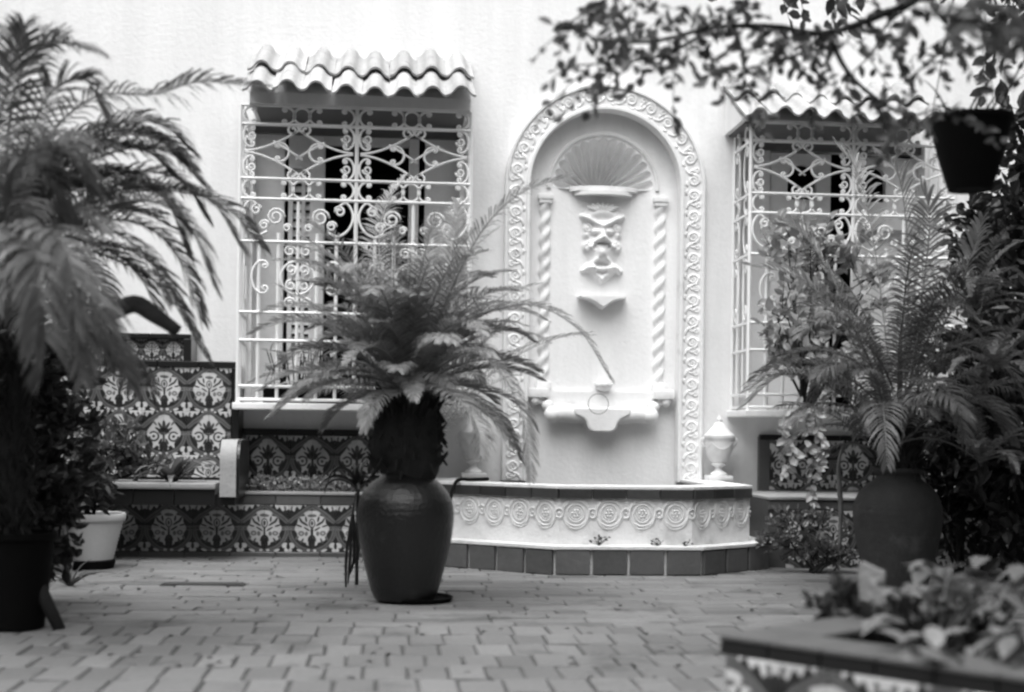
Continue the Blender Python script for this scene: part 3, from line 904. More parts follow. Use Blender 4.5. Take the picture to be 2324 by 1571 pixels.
# grotesque mask: a cast relief worked up from soft lumps and ridges
def g(x, z, cx, cz, sx, sz): return math.exp(-((x - cx) / sx) ** 2 - ((z - cz) / sz) ** 2)
def seg(x, z, pts, wd):
    d = 9.0
    for (ax, az_), (bx, bz) in zip(pts, pts[1:]):
        dx, dz = bx - ax, bz - az_
        t = max(0, min(1, ((x - ax) * dx + (z - az_) * dz) / (dx * dx + dz * dz)))
        d = min(d, math.hypot(x - ax - t * dx, z - az_ - t * dz))
    return math.exp(-(d / wd) ** 2)
def mask_h(x, z):
    """x from the middle, z down the face in metres from the crown (0) to the beard tip (-.5)"""
    ax = abs(x)
    h = .050 * g(ax, z, 0, -.20, .085, .16)                        # head
    for cx, cz, s_, a in ((0, -.035, .03, .028), (.040, -.040, .026, .026), (.078, -.052, .025, .024), (.110, -.070, .022, .018)):
        h += a * g(ax, z, cx, cz, s_, .032)                        # leafy crown
    h += .030 * seg(ax, z, [(0, -.115), (.05, -.095), (.095, -.075), (.13, -.06)], .014)   # brow
    h += .026 * g(ax, z, .045, -.145, .026, .016)                  # eyelids
    h -= .014 * g(ax, z, .045, -.168, .024, .010)
    h += .034 * g(ax, z, 0, -.150, .020, .040) + .034 * g(ax, z, 0, -.180, .026, .018)      # nose
    h += .016 * g(ax, z, .024, -.186, .014, .012)
    h -= .030 * g(ax, z, 0, -.208, .055, .010)                     # shadow below the nose
    h += .030 * g(ax, z, .098, -.125, .022, .022) + .028 * g(ax, z, .100, -.165, .020, .02)  # ears
    h += .034 * g(ax, z, .094, -.225, .026, .028) - .012 * g(ax, z, .094, -.225, .009, .010) # jaw volutes
    h += .022 * seg(ax, z, [(.02, -.195), (.055, -.205), (.065, -.23)], .011)               # moustache
    h -= .020 * g(ax, z, .046, -.228, .012, .010)
    h += .040 * g(ax, z, 0, -.265, .034, .034)                     # tongue and chin
    h -= .020 * g(ax, z, 0, -.318, .045, .016)
    h += .026 * seg(ax, z, [(.035, -.30), (.06, -.32), (.06, -.345)], .014)
    h += .034 * seg(ax, z, [(0, -.352), (.05, -.345), (.085, -.340), (.118, -.360)], .016)   # leaf collar
    h += .030 * seg(ax, z, [(0, -.400), (.04, -.380), (.075, -.350)], .018)
    h += .022 * g(ax, z, 0, -.412, .012, .014)
    return h
ztop = onY(1365, 468, RD).z
m = MB(); nx_, nz_ = 64, 150; hgt = .47; wd_ = .155
idx = {}
for j in range(nz_ + 1):
    for i in range(nx_ + 1):
        x, z = -wd_ + 2 * wd_ * i / nx_, -hgt * j / nz_ + .02
        h = mask_h(x, z)
        m.v.append((NX - .005 + x * 1.06, RD + .012 - max(0, h) * 1.25, ztop + z * 1.2))
for j in range(nz_):
    for i in range(nx_):
        a = j * (nx_ + 1) + i
        q = (a, a + nx_ + 1, a + nx_ + 2, a + 1)
        if any(m.v[v_][1] < RD + .006 for v_ in q): m.f.append(q); m.m.append(0)
m.build('mask', MAT['stucco_cast'], FT, smooth=True, fix=False)
for sgn in (-1, 1):
    for (cx_, cz_, r_, tn) in ((.100, -.128, .026, 1.4), (.098, -.225, .030, 1.6), (.062, -.335, .020, 1.3)):
        q = MB().tube([Vector((NX - .005 + sgn * (cx_ + a), RD - .030, ztop + cz_ * 1.2 + b)) for a, b in spiral(0, 0, r_, math.pi / 2, tn, 18)], [.009 - .004 * i / 18 for i in range(19)], 6)
        q.build('mask_volute', MAT['stucco_cast'], FT, smooth=True)
for k_ in range(7):
    a_ = (k_ - 3) * .36
    q = MB().tube([Vector((NX - .005 + .06 * math.sin(a_) * t + .045 * a_ * t, RD - .02 - .018 * math.sin(2.6 * t), ztop - .055 + t * .075 * math.cos(a_ * .8))) for t in (0, .3, .6, .85, 1.0)], [.010, .015, .014, .009, .003], 6)
    q.build('mask_leaf', MAT['stucco_cast'], FT, smooth=True)
# spout shelf under the mask
zs = onY(1363, 676, RD).z; cxs = onY(1364, 680, RD).x
poly = [(-.165, 0), (.165, 0), (.150, -.014)]
poly += [(.150 - .130 * t, -.014 - .062 * t ** 2.4) for t in (.2, .4, .6, .8, .95)] + [(0, -.085)]
poly += [(-a, b) for a, b in reversed(poly[2:-1])]
m = MB(); k = len(poly)
m.add([(cxs + x, RD + .01, zs + z) for x, z in poly] + [(cxs + x * .92, -.035, zs + z * .75) for x, z in poly], [tuple(range(k)), tuple(reversed(range(k, 2 * k)))] + [(i, i + k, (i + 1) % k + k, (i + 1) % k) for i in range(k)])
m.build('spout_shelf', MAT['stucco_cast'], FT, smooth=35)
# scrolled bracket below
zb0 = onY(1363, 889, 0).z; cb = onY(1364, 930, 0).x
m = MB()
prof = [(-.36, 0), (.36, 0), (.36, -.05), (.31, -.085), (.335, -.12), (.32, -.15), (.15, -.155), (.11, -.19), (-.11, -.19), (-.15, -.155), (-.32, -.15), (-.335, -.12), (-.31, -.085), (-.36, -.05)]
m.prism([(cb + x, zb0 + z) for x, z in prof], .03, RD + .01)
m.build('bracket_plate', MAT['stucco_cast'], FT, smooth=35)
for sgn in (-1, 1):
    m = MB()
    xr = [cb + sgn * (.085 + .25 * i / 8) for i in range(9)]
    m.tube([(x, .0, zb0 - .150 - .006 * math.sin(i)) for i, x in enumerate(xr)], [.058, .056, .057, .060, .061, .060, .057, .054, .048], 14)
    for (dx, dz, r_, yy) in ((.325, -.155, .054, -.02), (.352, -.095, .038, .01), (.435, -.062, .032, .02)):
        bm = bmesh.new(); bmesh.ops.create_uvsphere(bm, u_segments=14, v_segments=10, radius=r_)
        m.addbm(bm, 0, Matrix.Translation((cb + sgn * dx, yy, zb0 + dz)))
    m.build('bracket_roll', MAT['stucco_cast'], FT, smooth=True)
for sgn in (-1, 1):
    m = MB()
    a, b = sorted((cb + sgn * .345, cb + sgn * .485))
    m.box(a, b, -.02, RD + .01, zb0 - .044, zb0 + .015, bev=.008)
    a, b = sorted((cb + sgn * .375, cb + sgn * .415))
    m.box(a, b, .01, RD + .01, zb0 - .085, zb0 - .040, bev=.008)
    m.build('bracket_end', MAT['stucco_cast'], FT, smooth=40)
m = MB()
hk = [(.19, -.105), (.185, -.155), (.150, -.168), (.122, -.182), (.104, -.205), (.097, -.235), (.080, -.258), (.05, -.268)]
poly = [(cb - x, zb0 + z) for x, z in hk] + [(cb + x, zb0 + z) for x, z in reversed(hk)]
m.prism(poly, -.068, RD + .01)
bo = m.build('bracket_keystone', MAT['stucco_cast'], FT, smooth=35)
md = bo.modifiers.new('soft', 'BEVEL'); md.width = .014; md.segments = 3; md.limit_method = 'ANGLE'
m = MB()                                          # small bowl and its leaf-shaped back
m.lathe([(.004, -.045), (.03, -.038), (.055, -.015), (.062, .006), (.055, .008), (.045, -.01), (.005, -.03)], 24, 0, 0, wob=lambda a, z: 1 + .05 * math.cos(10 * a))
bp = onY(1372, 872, -.02)
for i, v_ in enumerate(m.v): m.v[i] = (v_[0] + bp.x, v_[1] + .02, v_[2] + bp.z)
m.build('spout_bowl', MAT['stucco_cast'], FT, smooth=True)
# ---- basin
KL, KR = onZ(1257, 1306), onZ(1594, 1306)
by = (KL.y + KR.y) / 2; bx = (KL.x + KR.x) / 2; bh = (KR.x - KL.x) / 2
TL = 2 * bh / 4
FA = R(38); SL = 3 * TL
def plan_line(off):
    """front of the basin set back by off: wall, flank, side facet, front, side facet, flank, wall"""
    c, s_ = math.cos(FA), math.sin(FA)
    h = bh - off * math.tan(FA / 2)
    xf, yf = bx + h, by + off
    ex = bx + bh + SL * c - off
    ll = (ex - xf) / c
    ye = yf + ll * s_
    el = bx - bh - SL * 4.6 / 3 * c + off          # the far end runs on behind the jar
    lf_ = (2 * bx - xf - el) / c
    return [(el, 0.0), (el, yf + lf_ * s_), (2 * bx - xf, yf), (xf, yf), (ex, ye), (ex, 0.0)]
def ring(outer, inner, z0, z1, name, mtl):
    m = MB(); n = len(outer)
    m.v += [(x, y_, z) for z in (z0, z1) for pl in (outer, inner) for x, y_ in pl]
    for i in range(n - 1):
        for f in ((i, i + 1, 2 * n + i + 1, 2 * n + i), (n + i + 1, n + i, 3 * n + i, 3 * n + i + 1), (2 * n + i, 2 * n + i + 1, 3 * n + i + 1, 3 * n + i), (i + 1, i, n + i, n + i + 1)):
            m.f.append(f); m.m.append(0)
    for i in (0, n - 1): m.f.append((i, n + i, 3 * n + i, 2 * n + i)); m.m.append(0)
    return m.build(name, mtl, FT)
RZ, KZ = 0.479, 0.153
ring(plan_line(.115), plan_line(.30), 0.0, RZ - .008, 'basin_wall', MAT['plaster_rough'])
ring(plan_line(.022), plan_line(.20), -.01, KZ - .012, 'kerb', MAT['plaster_rough'])
ring(plan_line(-.004), plan_line(.116), KZ - .012, KZ + .004, 'kerb_cap', MAT['plaster_rough'])
ring(plan_line(.098), plan_line(.33), RZ - .008, RZ + .006, 'rim_cap', MAT['plaster_rough'])
m = MB(); pl = plan_line(.28); m.add([(x, y_, .36) for x, y_ in pl], [tuple(range(len(pl)))]); 
mw, ntw, bw_ = base_mat('dark_water')
bw_.inputs['Base Color'].default_value = (.02, .02, .02, 1); bw_.inputs['Roughness'].default_value = .04
m.build('water', mw, FT)
def along(off, fn, count_mid, count_side, count_flank=0):
    p = plan_line(off)
    for (a, b, cnt) in ((p[1], p[2], count_side + 2 if count_side < 4 else count_side + 1), (p[2], p[3], count_mid), (p[3], p[4], count_side)):
        a, b = Vector(a), Vector(b); d = (b - a) / cnt
        for i in range(cnt): fn(a + d * (i + .5), d.length, math.atan2(d.y, d.x))
fr_ = random.Random(3)
def slab(l, h, t, bev=.004):
    m = MB(); m.box(-l / 2, l / 2, -t / 2, t / 2, -h / 2, h / 2)
    bm = bmesh.new(); me_ = m.mesh('t', MAT['kerb_tile']); bm.from_mesh(me_); bpy.data.meshes.remove(me_)
    bmesh.ops.bevel(bm, geom=bm.edges[:], offset=bev, segments=1, affect='EDGES'); o = MB(); o.addbm(bm); return o
tk = {}
def kerb_tile(c, l, a):
    key = round(l, 3)
    if key not in tk: tk[key] = slab(l - .017, KZ - .018, .022).mesh('kerb_tile', MAT['kerb_tile'], fix=True)
    link('kerb_tile', tk[key], FT, loc=(c.x, c.y, (KZ - .012) / 2 - .002 + fr_.uniform(-.002, .002)), rot=(0, fr_.uniform(-.006, .006), a))
along(.011, kerb_tile, 4, 3)
tr_ = {}
def rim_tile(c, l, a):
    key = round(l, 3)
    if key not in tr_: tr_[key] = slab(l - .004, .056, .020, .003).mesh('rim_tile', MAT['rim_tile'], fix=True)
    link('rim_tile', tr_[key], FT, loc=(c.x, c.y, RZ - .037), rot=(0, fr_.uniform(-.005, .005), a))
along(.106, rim_tile, 4, 3)
def guil(x):
    """upper strand: over the big loop, under the small one"""
    a = abs(x)
    if a < .0755: return math.sqrt(max(0, .078 ** 2 - x * x))
    b = P / 2 - a
    if b < .0225: return -math.sqrt(max(0, .025 ** 2 - b * b))
    t = (a - .0755) / .002; return .0196 * (1 - t) - .0109 * t
m = MB(); P = .2; k = 88
for s_ in (1, -1):
    for off_, r_ in ((-.0055, .0058), (.0055, .0058)):
        m.tube([(-P / 2 + P * i / k, -.003 - .002 * s_ * math.sin(4 * math.pi * i / k), s_ * (guil(-P / 2 + P * i / k) * (1 + off_ / .078) + off_ * .4)) for i in range(k + 1)], r_, 5, flat=(1, .9))
m.tube([(.050 * math.cos(t * math.pi / 10), -.001, .050 * math.sin(t * math.pi / 10)) for t in range(20)], .0058, 5, closed=True)
m.tube([(.036 * math.cos(t * math.pi / 8), -.001, .036 * math.sin(t * math.pi / 8)) for t in range(16)], .0035, 4, closed=True)
for i in range(6):
    a = i * math.pi / 3
    bm = bmesh.new(); bmesh.ops.create_icosphere(bm, subdivisions=1, radius=.009); m.addbm(bm, 0, Matrix.Translation((.019 * math.cos(a), -.001, .019 * math.sin(a))))
for (x, r_) in ((0, .009), (P / 2, .010), (-P / 2, .010)):
    bm = bmesh.new(); bmesh.ops.create_icosphere(bm, subdivisions=1, radius=r_); m.addbm(bm, 0, Matrix.Translation((x * .999, -.001, 0)))
gu = m.mesh('guilloche_ornament', MAT['plaster_rough'], smooth=True, fix=True)
ZG = .333
along(.116, lambda c, l, a: link('guilloche_ornament', gu, FT, loc=(c.x, c.y, ZG), rot=(0, 0, a), scale=(l / P, 1.0, 1.0)), 4, 3)

# ---- urns on the basin ledge
def urn(px, py, label):
    root = empty('urn', (px, py, RZ + .006), label, 'urn', 'lidded stucco urns beside the niche')
    m = MB()
    m.box(-.078, .078, -.078, .078, 0, .032, bev=.006)
    m.build('plinth', MAT['stucco_cast'], root, world=False, smooth=40)
    m = MB()
    m.lathe([(.052, .032), (.056, .040), (.050, .050), (.030, .060), (.022, .078), (.024, .090), (.046, .100), (.050, .108), (.042, .116), (.056, .128), (.074, .160), (.088, .205), (.094, .245), (.095, .262), (.102, .270), (.104, .282), (.09, .284)], 40, wob=lambda a, z: 1 + (.018 * math.cos(22 * a) if .12 < z < .20 else 0))
    b = m.build('urn_body', MAT['stucco_cast'], root, world=False, smooth=45)
    m = MB()
    m.lathe([(.098, .285), (.100, .292), (.086, .305), (.060, .330), (.040, .356), (.030, .372), (.016, .380), (.020, .392), (.018, .402), (.007, .416), (.004, .432)], 32)
    m.build('lid', MAT['stucco_cast'], root, world=False, smooth=50)
    for s_ in (-1, 1):
        m = MB()
        m.tube([Vector((s_ * (.092 + .022 * q[0]), 0, .245 + q[1])) for q in [(0, -.03), (.6, -.02), (1.1, 0), (1.2, .018), (.7, .03), (.3, .02), (.5, .006)]], .007, 6)
        m.build('handle', MAT['stucco_cast'], root, world=False, smooth=True)
    m = MB()
    for k_ in range(4):
        a0 = k_ * math.pi / 2 - math.pi / 2 - math.pi / 4
        m.tube([Vector(((.093 - .012 * math.sin(math.pi * t / 10)) * math.cos(a0 + t * math.pi / 20), (.093 - .012 * math.sin(math.pi * t / 10)) * math.sin(a0 + t * math.pi / 20), .248 - .045 * math.sin(math.pi * t / 10))) for t in range(11)], [.004 + .007 * math.sin(math.pi * t / 10) for t in range(11)], 6)
    m.build('swag', MAT['stucco_cast'], root, world=False, smooth=True)
    return root
uR = onY(1631, 1090, -.13); uL = onY(1074, 1085, -.13)
urn(uR.x, -.13, 'white lidded urn standing clear between niche and tiled bench')
urn(uL.x, -.13, 'white lidded urn veiled by palm fronds behind the dark jar')

# wire loop caught on the bracket
wl = onY(1358, 917, -.11)
m = MB().tube([(wl.x + .066 * math.cos(t * math.pi / 14), -.11, wl.z + .066 * math.sin(t * math.pi / 14)) for t in range(28)], .0022, 5, closed=True)
tag(m.build('wire_loop', MAT['wire'], smooth=True), 'thin dark wire loop hanging on the scrolled fountain bracket', 'wire')
# black hose lying over the basin rim
hy = by + .46
hp = [onY(u, v, hy) for u, v in ((1016, 1150), (1024, 1118), (1040, 1098), (1070, 1091), (1100, 1092), (1116, 1098))]
m = MB().tube(smooth_path([Vector((p_.x, hy - .16 + .10 * i, max(p_.z, RZ + .018) if i > 1 else p_.z)) for i, p_ in enumerate(hp)], 20), .011, 7)
tag(m.build('hose', MAT['pot_dark'], smooth=True), 'black hose bent over the basin rim beside the jar', 'hose')

# ================================================================== tiled benches
def tile_mesh(s, qx, qz, mt='tile'):
    """one glazed tile facing -y; qx, qz say which quarter of the four-tile figure it carries"""
    m = MB(); h, e, t = s / 2 - .0006, .0022, .010
    o = [(-h, -h), (h, -h), (h, h), (-h, h)]
    vs = [(x, t, z) for x, z in o] + [(x, .0012, z) for x, z in o] + [(x * (1 - e / h), 0, z * (1 - e / h)) for x, z in o]
    m.add(vs, [(8, 9, 10, 11)] + [(4 + k_, 4 + (k_ + 1) % 4, 8 + (k_ + 1) % 4, 8 + k_) for k_ in range(4)] + [(k_, (k_ + 1) % 4, 4 + (k_ + 1) % 4, 4 + k_) for k_ in range(4)])
    m.uv = [((x / s + .5) + (qx - 1), (z / s + .5) + (qz - 1)) for x, _, z in m.v]
    return m.mesh('painted_tile', MAT[mt])
tm = {}
def tiling(parent, xc, x0, x1, ztop, rows, s, y, base, kinds=('tile',)):
    """rows of tiles hung from ztop; xc is the middle of one figure"""
    i0 = math.floor((x0 - xc) / s); i1 = math.ceil((x1 - xc) / s)
    for i in range(i0, i1):
        cx = xc + (i + .5) * s
        if cx - s * .3 < x0 or cx + s * .3 > x1: continue
        for j in range(rows):
            q = (i % 2 == 0, j % 2 == 0)
            mt = kinds[(j // 2) % len(kinds)]
            key = (round(s, 4),) + q + (mt,)
            if key not in tm: tm[key] = tile_mesh(s, 1 if q[0] else 0, 1 if q[1] else 0, mt)
            link('painted_tile', tm[key], parent, loc=Vector((cx, y + fr_.uniform(-.0008, .0008), ztop - (j + .5) * s)) - base, rot=(fr_.uniform(-.004, .004), fr_.uniform(-.004, .004), fr_.uniform(-.004, .004)))
def strip(parent, name, mtl, x0, x1, y0, y1, z0, z1, base, step=.2):
    """a course of plain border tiles"""
    n = max(1, round((x1 - x0) / step)); l = (x1 - x0) / n
    mm = MB(); mm.box(-l / 2 + .0015, l / 2 - .0015, y0, y1, z0, z1)
    bm = bmesh.new(); t_ = mm.mesh('t', mtl); bm.from_mesh(t_); bpy.data.meshes.remove(t_)
    bmesh.ops.bevel(bm, geom=bm.edges[:], offset=.004, segments=1, affect='EDGES'); o = MB(); o.addbm(bm)
    me = o.mesh(name, mtl, fix=True)
    for i in range(n): link(name, me, parent, loc=Vector((x0 + l * (i + .5), fr_.uniform(-.001, .001), 0)) - base)

YB = -0.44
s1 = (onY(708, 1200, YB).x - onY(383, 1200, YB).x) / 6
bxe = plan_line(0)[1][0] - .02
B1 = Vector((-2.6, YB, 0))
ben = empty('tiled_bench', B1, 'low tiled bench running along the wall behind the dark jar', 'bench')
zt1 = onY(600, 1146, YB).z; seat1 = onY(700, 1119, YB).z
m = MB(); m.box(-4.8, bxe, YB + .011, 0.0, -.01, seat1 - .012); m.build('bench_core', MAT['cement'], ben)
m = MB(); m.box(-4.8, bxe + .004, YB - .012, -.05, seat1 - .012, seat1 + .004, bev=.004); m.build('seat_slab', MAT['cement'], ben)
tiling(ben, onY(492, 1200, YB).x, -3.7, bxe, zt1, 2, s1, YB, B1)
strip(ben, 'border_tile', MAT['tile_plain'], -3.7, bxe, YB - .004, YB + .02, zt1 + .001, seat1 - .014, B1, .28)
strip(ben, 'skirting_tile', MAT['tile_plain'], -3.7, bxe, YB - .006, YB + .02, -.01, zt1 - 2 * s1 - .001, B1, .28)
YP = -0.05
s2 = (onY(810, 1030, YP).x - onY(608, 1030, YP).x) / 4
zp = onY(700, 989, YP).z
xp0, xp1 = onY(548, 1030, YP).x, onY(858, 1030, YP).x
m = MB(); m.box(xp0, xp1, YP + .011, 0.004, seat1, zp + .04); m.build('back_core', MAT['cement'], ben)
tiling(ben, onY(608, 1030, YP).x, xp0 - .02, xp1 + .02, zp, 3, s2, YP, B1, ('tile2',))
strip(ben, 'border_tile', MAT['tile_black'], xp0, xp1, YP - .006, YP + .03, zp + .001, zp + .042, B1, .28)

# ---- high-backed settee
YS, YA = -.26, -.80
xr_ = onY(541, 1050, YA).x
B2 = Vector((xr_ - .7, YS, 0))
stt = empty('tiled_settee', B2, 'high tiled settee with black edging and one pale armrest', 'settee')
s3 = (onY(474.8, 880, YS).x - onY(270.7, 880, YS).x) / 4
xe = onY(527, 880, YS).x; zt3 = onY(400, 833, YS).z; zseat = onY(300, 1096, YA).z
xw = xe - 14 * s3
tiling(stt, onY(474.8, 880, YS).x, xw, xe + .02, zt3, 5, s3, YS, B2, ('tile', 'tile2'))
m = MB(); m.box(xw - .04, xe + .035, YS + .011, -.004, seat1, zt3 + .03); m.build('back_core', MAT['tile_black'], stt)
strip(stt, 'border_tile', MAT['tile_black'], xw - .04, xe + .042, YS - .012, -.003, zt3 + .001, onY(400, 819, YS).z, B2, .25)
m = MB(); m.box(xe + .002, xe + .045, YS - .014, -.003, zseat, zt3 + .0005, bev=.005); m.build('side_border', MAT['tile_black'], stt)
zc_ = onY(350, 757, YS).z; zcb = onY(350, 818, YS).z
xcr = onY(434, 790, YS).x; xcl = xcr - 1.5
m = MB(); m.box(xcl, xcr, YS + .04, -.003, zcb + .001, zc_ - .03); m.build('crest_core', MAT['tile_black'], stt)
strip(stt, 'border_tile', MAT['tile_black'], xcl, xcr, YS - .01, -.003, zc_ - .029, zc_, B2, .25)
m = MB(); m.box(xcr - .045, xcr + .002, YS - .012, -.003, zcb + .001, zc_ - .030, bev=.004); m.build('crest_end', MAT['tile_black'], stt)
s4 = (zc_ - .031 - zcb - .004) / 2
tiling(stt, xcr - .047 - s4, xcl + .05, xcr - .045, zc_ - .031, 2, s4, YS + .028, B2)
m = MB(); m.box(xw, xr_ - .13, YA + .02, YS + .005, seat1 + .002, zseat); m.build('seat_core', MAT['cement'], stt)
m = MB(); m.box(xw - .02, xr_ - .128, YA - .01, YA + .06, zseat - .035, zseat + .004, bev=.012); m.build('seat_nosing', MAT['cement'], stt)
strip(stt, 'border_tile', MAT['tile_black'], xw, xr_ - .131, YA + .008, YA + .03, onY(300, 1146, YA).z, zseat - .036, B2, .25)
m = MB(); m.box(xw, xr_ - .02, YA + .03, YB - .02, onY(300, 1146, YA).z, seat1 + .001); m.build('seat_underside', MAT['tile_black'], stt)
# armrest: a rounded pale front with a dark tiled flank
za1 = onY(520, 998, YA).z; za0 = onY(520, 1128, YA).z
m = MB(); prof = [(YA - .012, za0)] + [(YA + .10 - .112 * math.cos(a * math.pi / 16), za1 - .13 + .13 * math.sin(a * math.pi / 16)) for a in range(0, 9)] + [(YS + .002, za1), (YS + .002, za0)]
k = len(prof); xa, xb = xr_ - .105, xr_ - .012
m.add([(xa, a, b) for a, b in prof] + [(xb, a, b) for a, b in prof], [tuple(range(k)), tuple(reversed(range(k, 2 * k)))] + [(i, (i + 1) % k, (i + 1) % k + k, i + k) for i in range(k)])
ao = m.build('armrest', MAT['arm'], stt, smooth=40); ao['label'] = 'pale rounded armrest front'
m = MB(); prof2 = [(a + .012, b - .006) for a, b in prof]
xa, xb = xr_ - .0115, xr_ + .006
m.add([(xa, a, b) for a, b in prof2] + [(xb, a, b) for a, b in prof2], [tuple(range(k)), tuple(reversed(range(k, 2 * k)))] + [(i, (i + 1) % k, (i + 1) % k + k, i + k) for i in range(k)])
m.build('arm_flank', MAT['tile_black'], stt)

# ---- bench on the other side
YQ = -.95
xq0 = plan_line(0)[4][0] + .012; xq1 = 3.6
B3 = Vector((2.0, YQ, 0))
be2 = empty('tiled_bench', B3, 'deep shaded tiled bench under the window with the vine', 'bench')
seat2 = onY(1850, 1130, YQ).z; zt2 = onY(2208, 1172, YQ).z
m = MB(); m.box(xq0, xq1, YQ + .011, -.001, -.01, seat2 - .014); m.build('bench_core', MAT['tile_plain'], be2)
m = MB(); m.box(xq0 - .004, xq1, YQ - .014, -.05, seat2 - .014, seat2 + .004, bev=.004); m.build('seat_slab', MAT['cement'], be2)
tiling(be2, onY(2208, 1212, YQ).x, xq0 + .05, xq1, seat2 - .075, 3, s1, YQ, B3)
strip(be2, 'border_tile', MAT['tile_plain'], xq0 + .001, xq1, YQ - .004, YQ + .02, seat2 - .073, seat2 - .016, B3, .28)
xu0 = onY(1727, 1040, YP).x
zu = onY(1850, 1000, YP).z
tiling(be2, onY(1842, 1050, YP).x, xu0, 3.4, zu, 3, s2, YP, B3, ('tile2',))
m = MB(); m.box(xu0 - .01, 3.5, YP + .011, .003, seat2, zu + .02); m.build('back_core', MAT['tile_plain'], be2)
strip(be2, 'border_tile', MAT['tile_black'], xu0 - .012, 3.5, YP - .006, YP + .03, zu + .001, zu + .036, B3, .28)
strip(be2, 'border_tile', MAT['tile_plain'], xu0 - .008, 3.5, YP - .004, YP + .02, seat2 + .005, zu - 3 * s2 - .001 if zu - 3 * s2 > seat2 + .02 else seat2 + .012, B3, .28)

# ================================================================== plants: makers
DOWN = Vector((0, 0, -1))
def arch(base, azi, e0, droop, length, n=13, curl=0.0):
    p = Vector(base); out = [p.copy()]; e = e0; a = azi
    for i in range(n):
        out.append(out[-1] + Vector((math.cos(a) * math.cos(e), math.sin(a) * math.cos(e), math.sin(e))) * (length / n))
        e -= droop / n * (0.5 + 1.0 * i / n); a += curl / n
    return out
def frond(path, n=34, L=.14, wd=.012, rng=None, start=.16, droop=.55, vee=.25, rr=.0055, phi=(72, 28)):
    """a feather leaf along a path"""
    rng = rng or rnd
    m = MB(); k = len(path)
    m.tube(path, [rr * (1 - .8 * i / (k - 1)) for i in range(k)], 4, cap=False)
    for i in range(n):
        s_ = start + (1 - start) * (i + .3 * rng.random()) / (n - .7)
        q = min(s_, .9999) * (k - 1); j = int(q); f = q - j
        p = path[j].lerp(path[j + 1], f)
        T = (path[j + 1] - path[j]).normalized()
        S = T.cross(Vector((0, 0, 1)))
        S = S.normalized() if S.length > .05 else Vector((1, 0, 0))
        N = S.cross(T)
        prof = (math.sin(math.pi * (.13 + .80 * (s_ - start) / (1 - start)))) ** .7
        ph = R(phi[0] + (phi[1] - phi[0]) * s_)
        for sd_ in (-1, 1):
            l = L * prof * rng.uniform(.82, 1.12)
            a = ph + rng.uniform(-.12, .12)
            d = (T * math.cos(a) + S * (sd_ * math.sin(a)) + N * (vee + rng.uniform(-.12, .12))).normalized()
            wv = (T - d * T.dot(d))
            wv = wv.normalized() * (wd / 2) if wv.length > .05 else N * (wd / 2)
            p1 = p + d * (l * .35)
            d2 = (d + DOWN * (droop * .5)).normalized(); p2 = p1 + d2 * (l * .35)
            d3 = (d2 + DOWN * (droop * .8)).normalized(); p3 = p2 + d3 * (l * .32)
            m.add([p - wv * .5, p + wv * .5, p1 + wv, p1 - wv, p2 + wv * .8, p2 - wv * .8, p3], [(0, 1, 2, 3), (3, 2, 4, 5), (5, 4, 6)])
    return m
def leaf(m, p, d, l, w_, n=None, curl=.4, mi=0):
    """a broad leaf, folded along its rib and bending down"""
    d = Vector(d).normalized()
    n = Vector(n) if n is not None else Vector((0, 0, 1))
    s_ = d.cross(n)
    s_ = s_.normalized() if s_.length > .05 else d.orthogonal().normalized()
    n = s_.cross(d)
    pts = []; q = Vector(p); dd = d.copy()
    for t, wf in ((0, .06), (.22, .75), (.5, 1.0), (.78, .66)):
        pts += [q + s_ * (w_ / 2 * wf) + n * (w_ * .12 * wf), q.copy(), q - s_ * (w_ / 2 * wf) + n * (w_ * .12 * wf)]
        dd = (dd + DOWN * (curl * .28)).normalized(); q = q + dd * (l * .27)
    pts.append(q)
    fs = []
    for i in range(3):
        b = i * 3
        fs += [(b, b + 1, b + 4, b + 3), (b + 1, b + 2, b + 5, b + 4)]
    fs += [(9, 10, 12), (10, 11, 12)]
    m.add(pts, fs, mi)
def small_leaf(m, p, d, l, w_, rng):
    d = Vector(d).normalized(); s_ = d.cross(Vector((rng.uniform(-1, 1), rng.uniform(-1, 1), rng.uniform(-.3, 1))))
    s_ = s_.normalized() if s_.length > .05 else d.orthogonal().normalized()
    n = s_.cross(d) * (w_ * .16); q = Vector(p)
    a = q + d * (l * .34); b = q + d * (l * .68)
    m.add([q, a + s_ * (w_ / 2) + n, a, a - s_ * (w_ / 2) + n, b + s_ * (w_ * .42) + n, b - n * .4, b - s_ * (w_ * .42) + n, q + d * l],
          [(0, 2, 1), (0, 3, 2), (1, 2, 5, 4), (2, 3, 6, 5), (4, 5, 7), (5, 6, 7)])
def rdir(rng, up=0.0):
    while True:
        v = Vector((rng.uniform(-1, 1), rng.uniform(-1, 1), rng.uniform(-1, 1)))
        if .05 < v.length < 1: break
    v.normalize(); v.z += up
    return v.normalized()
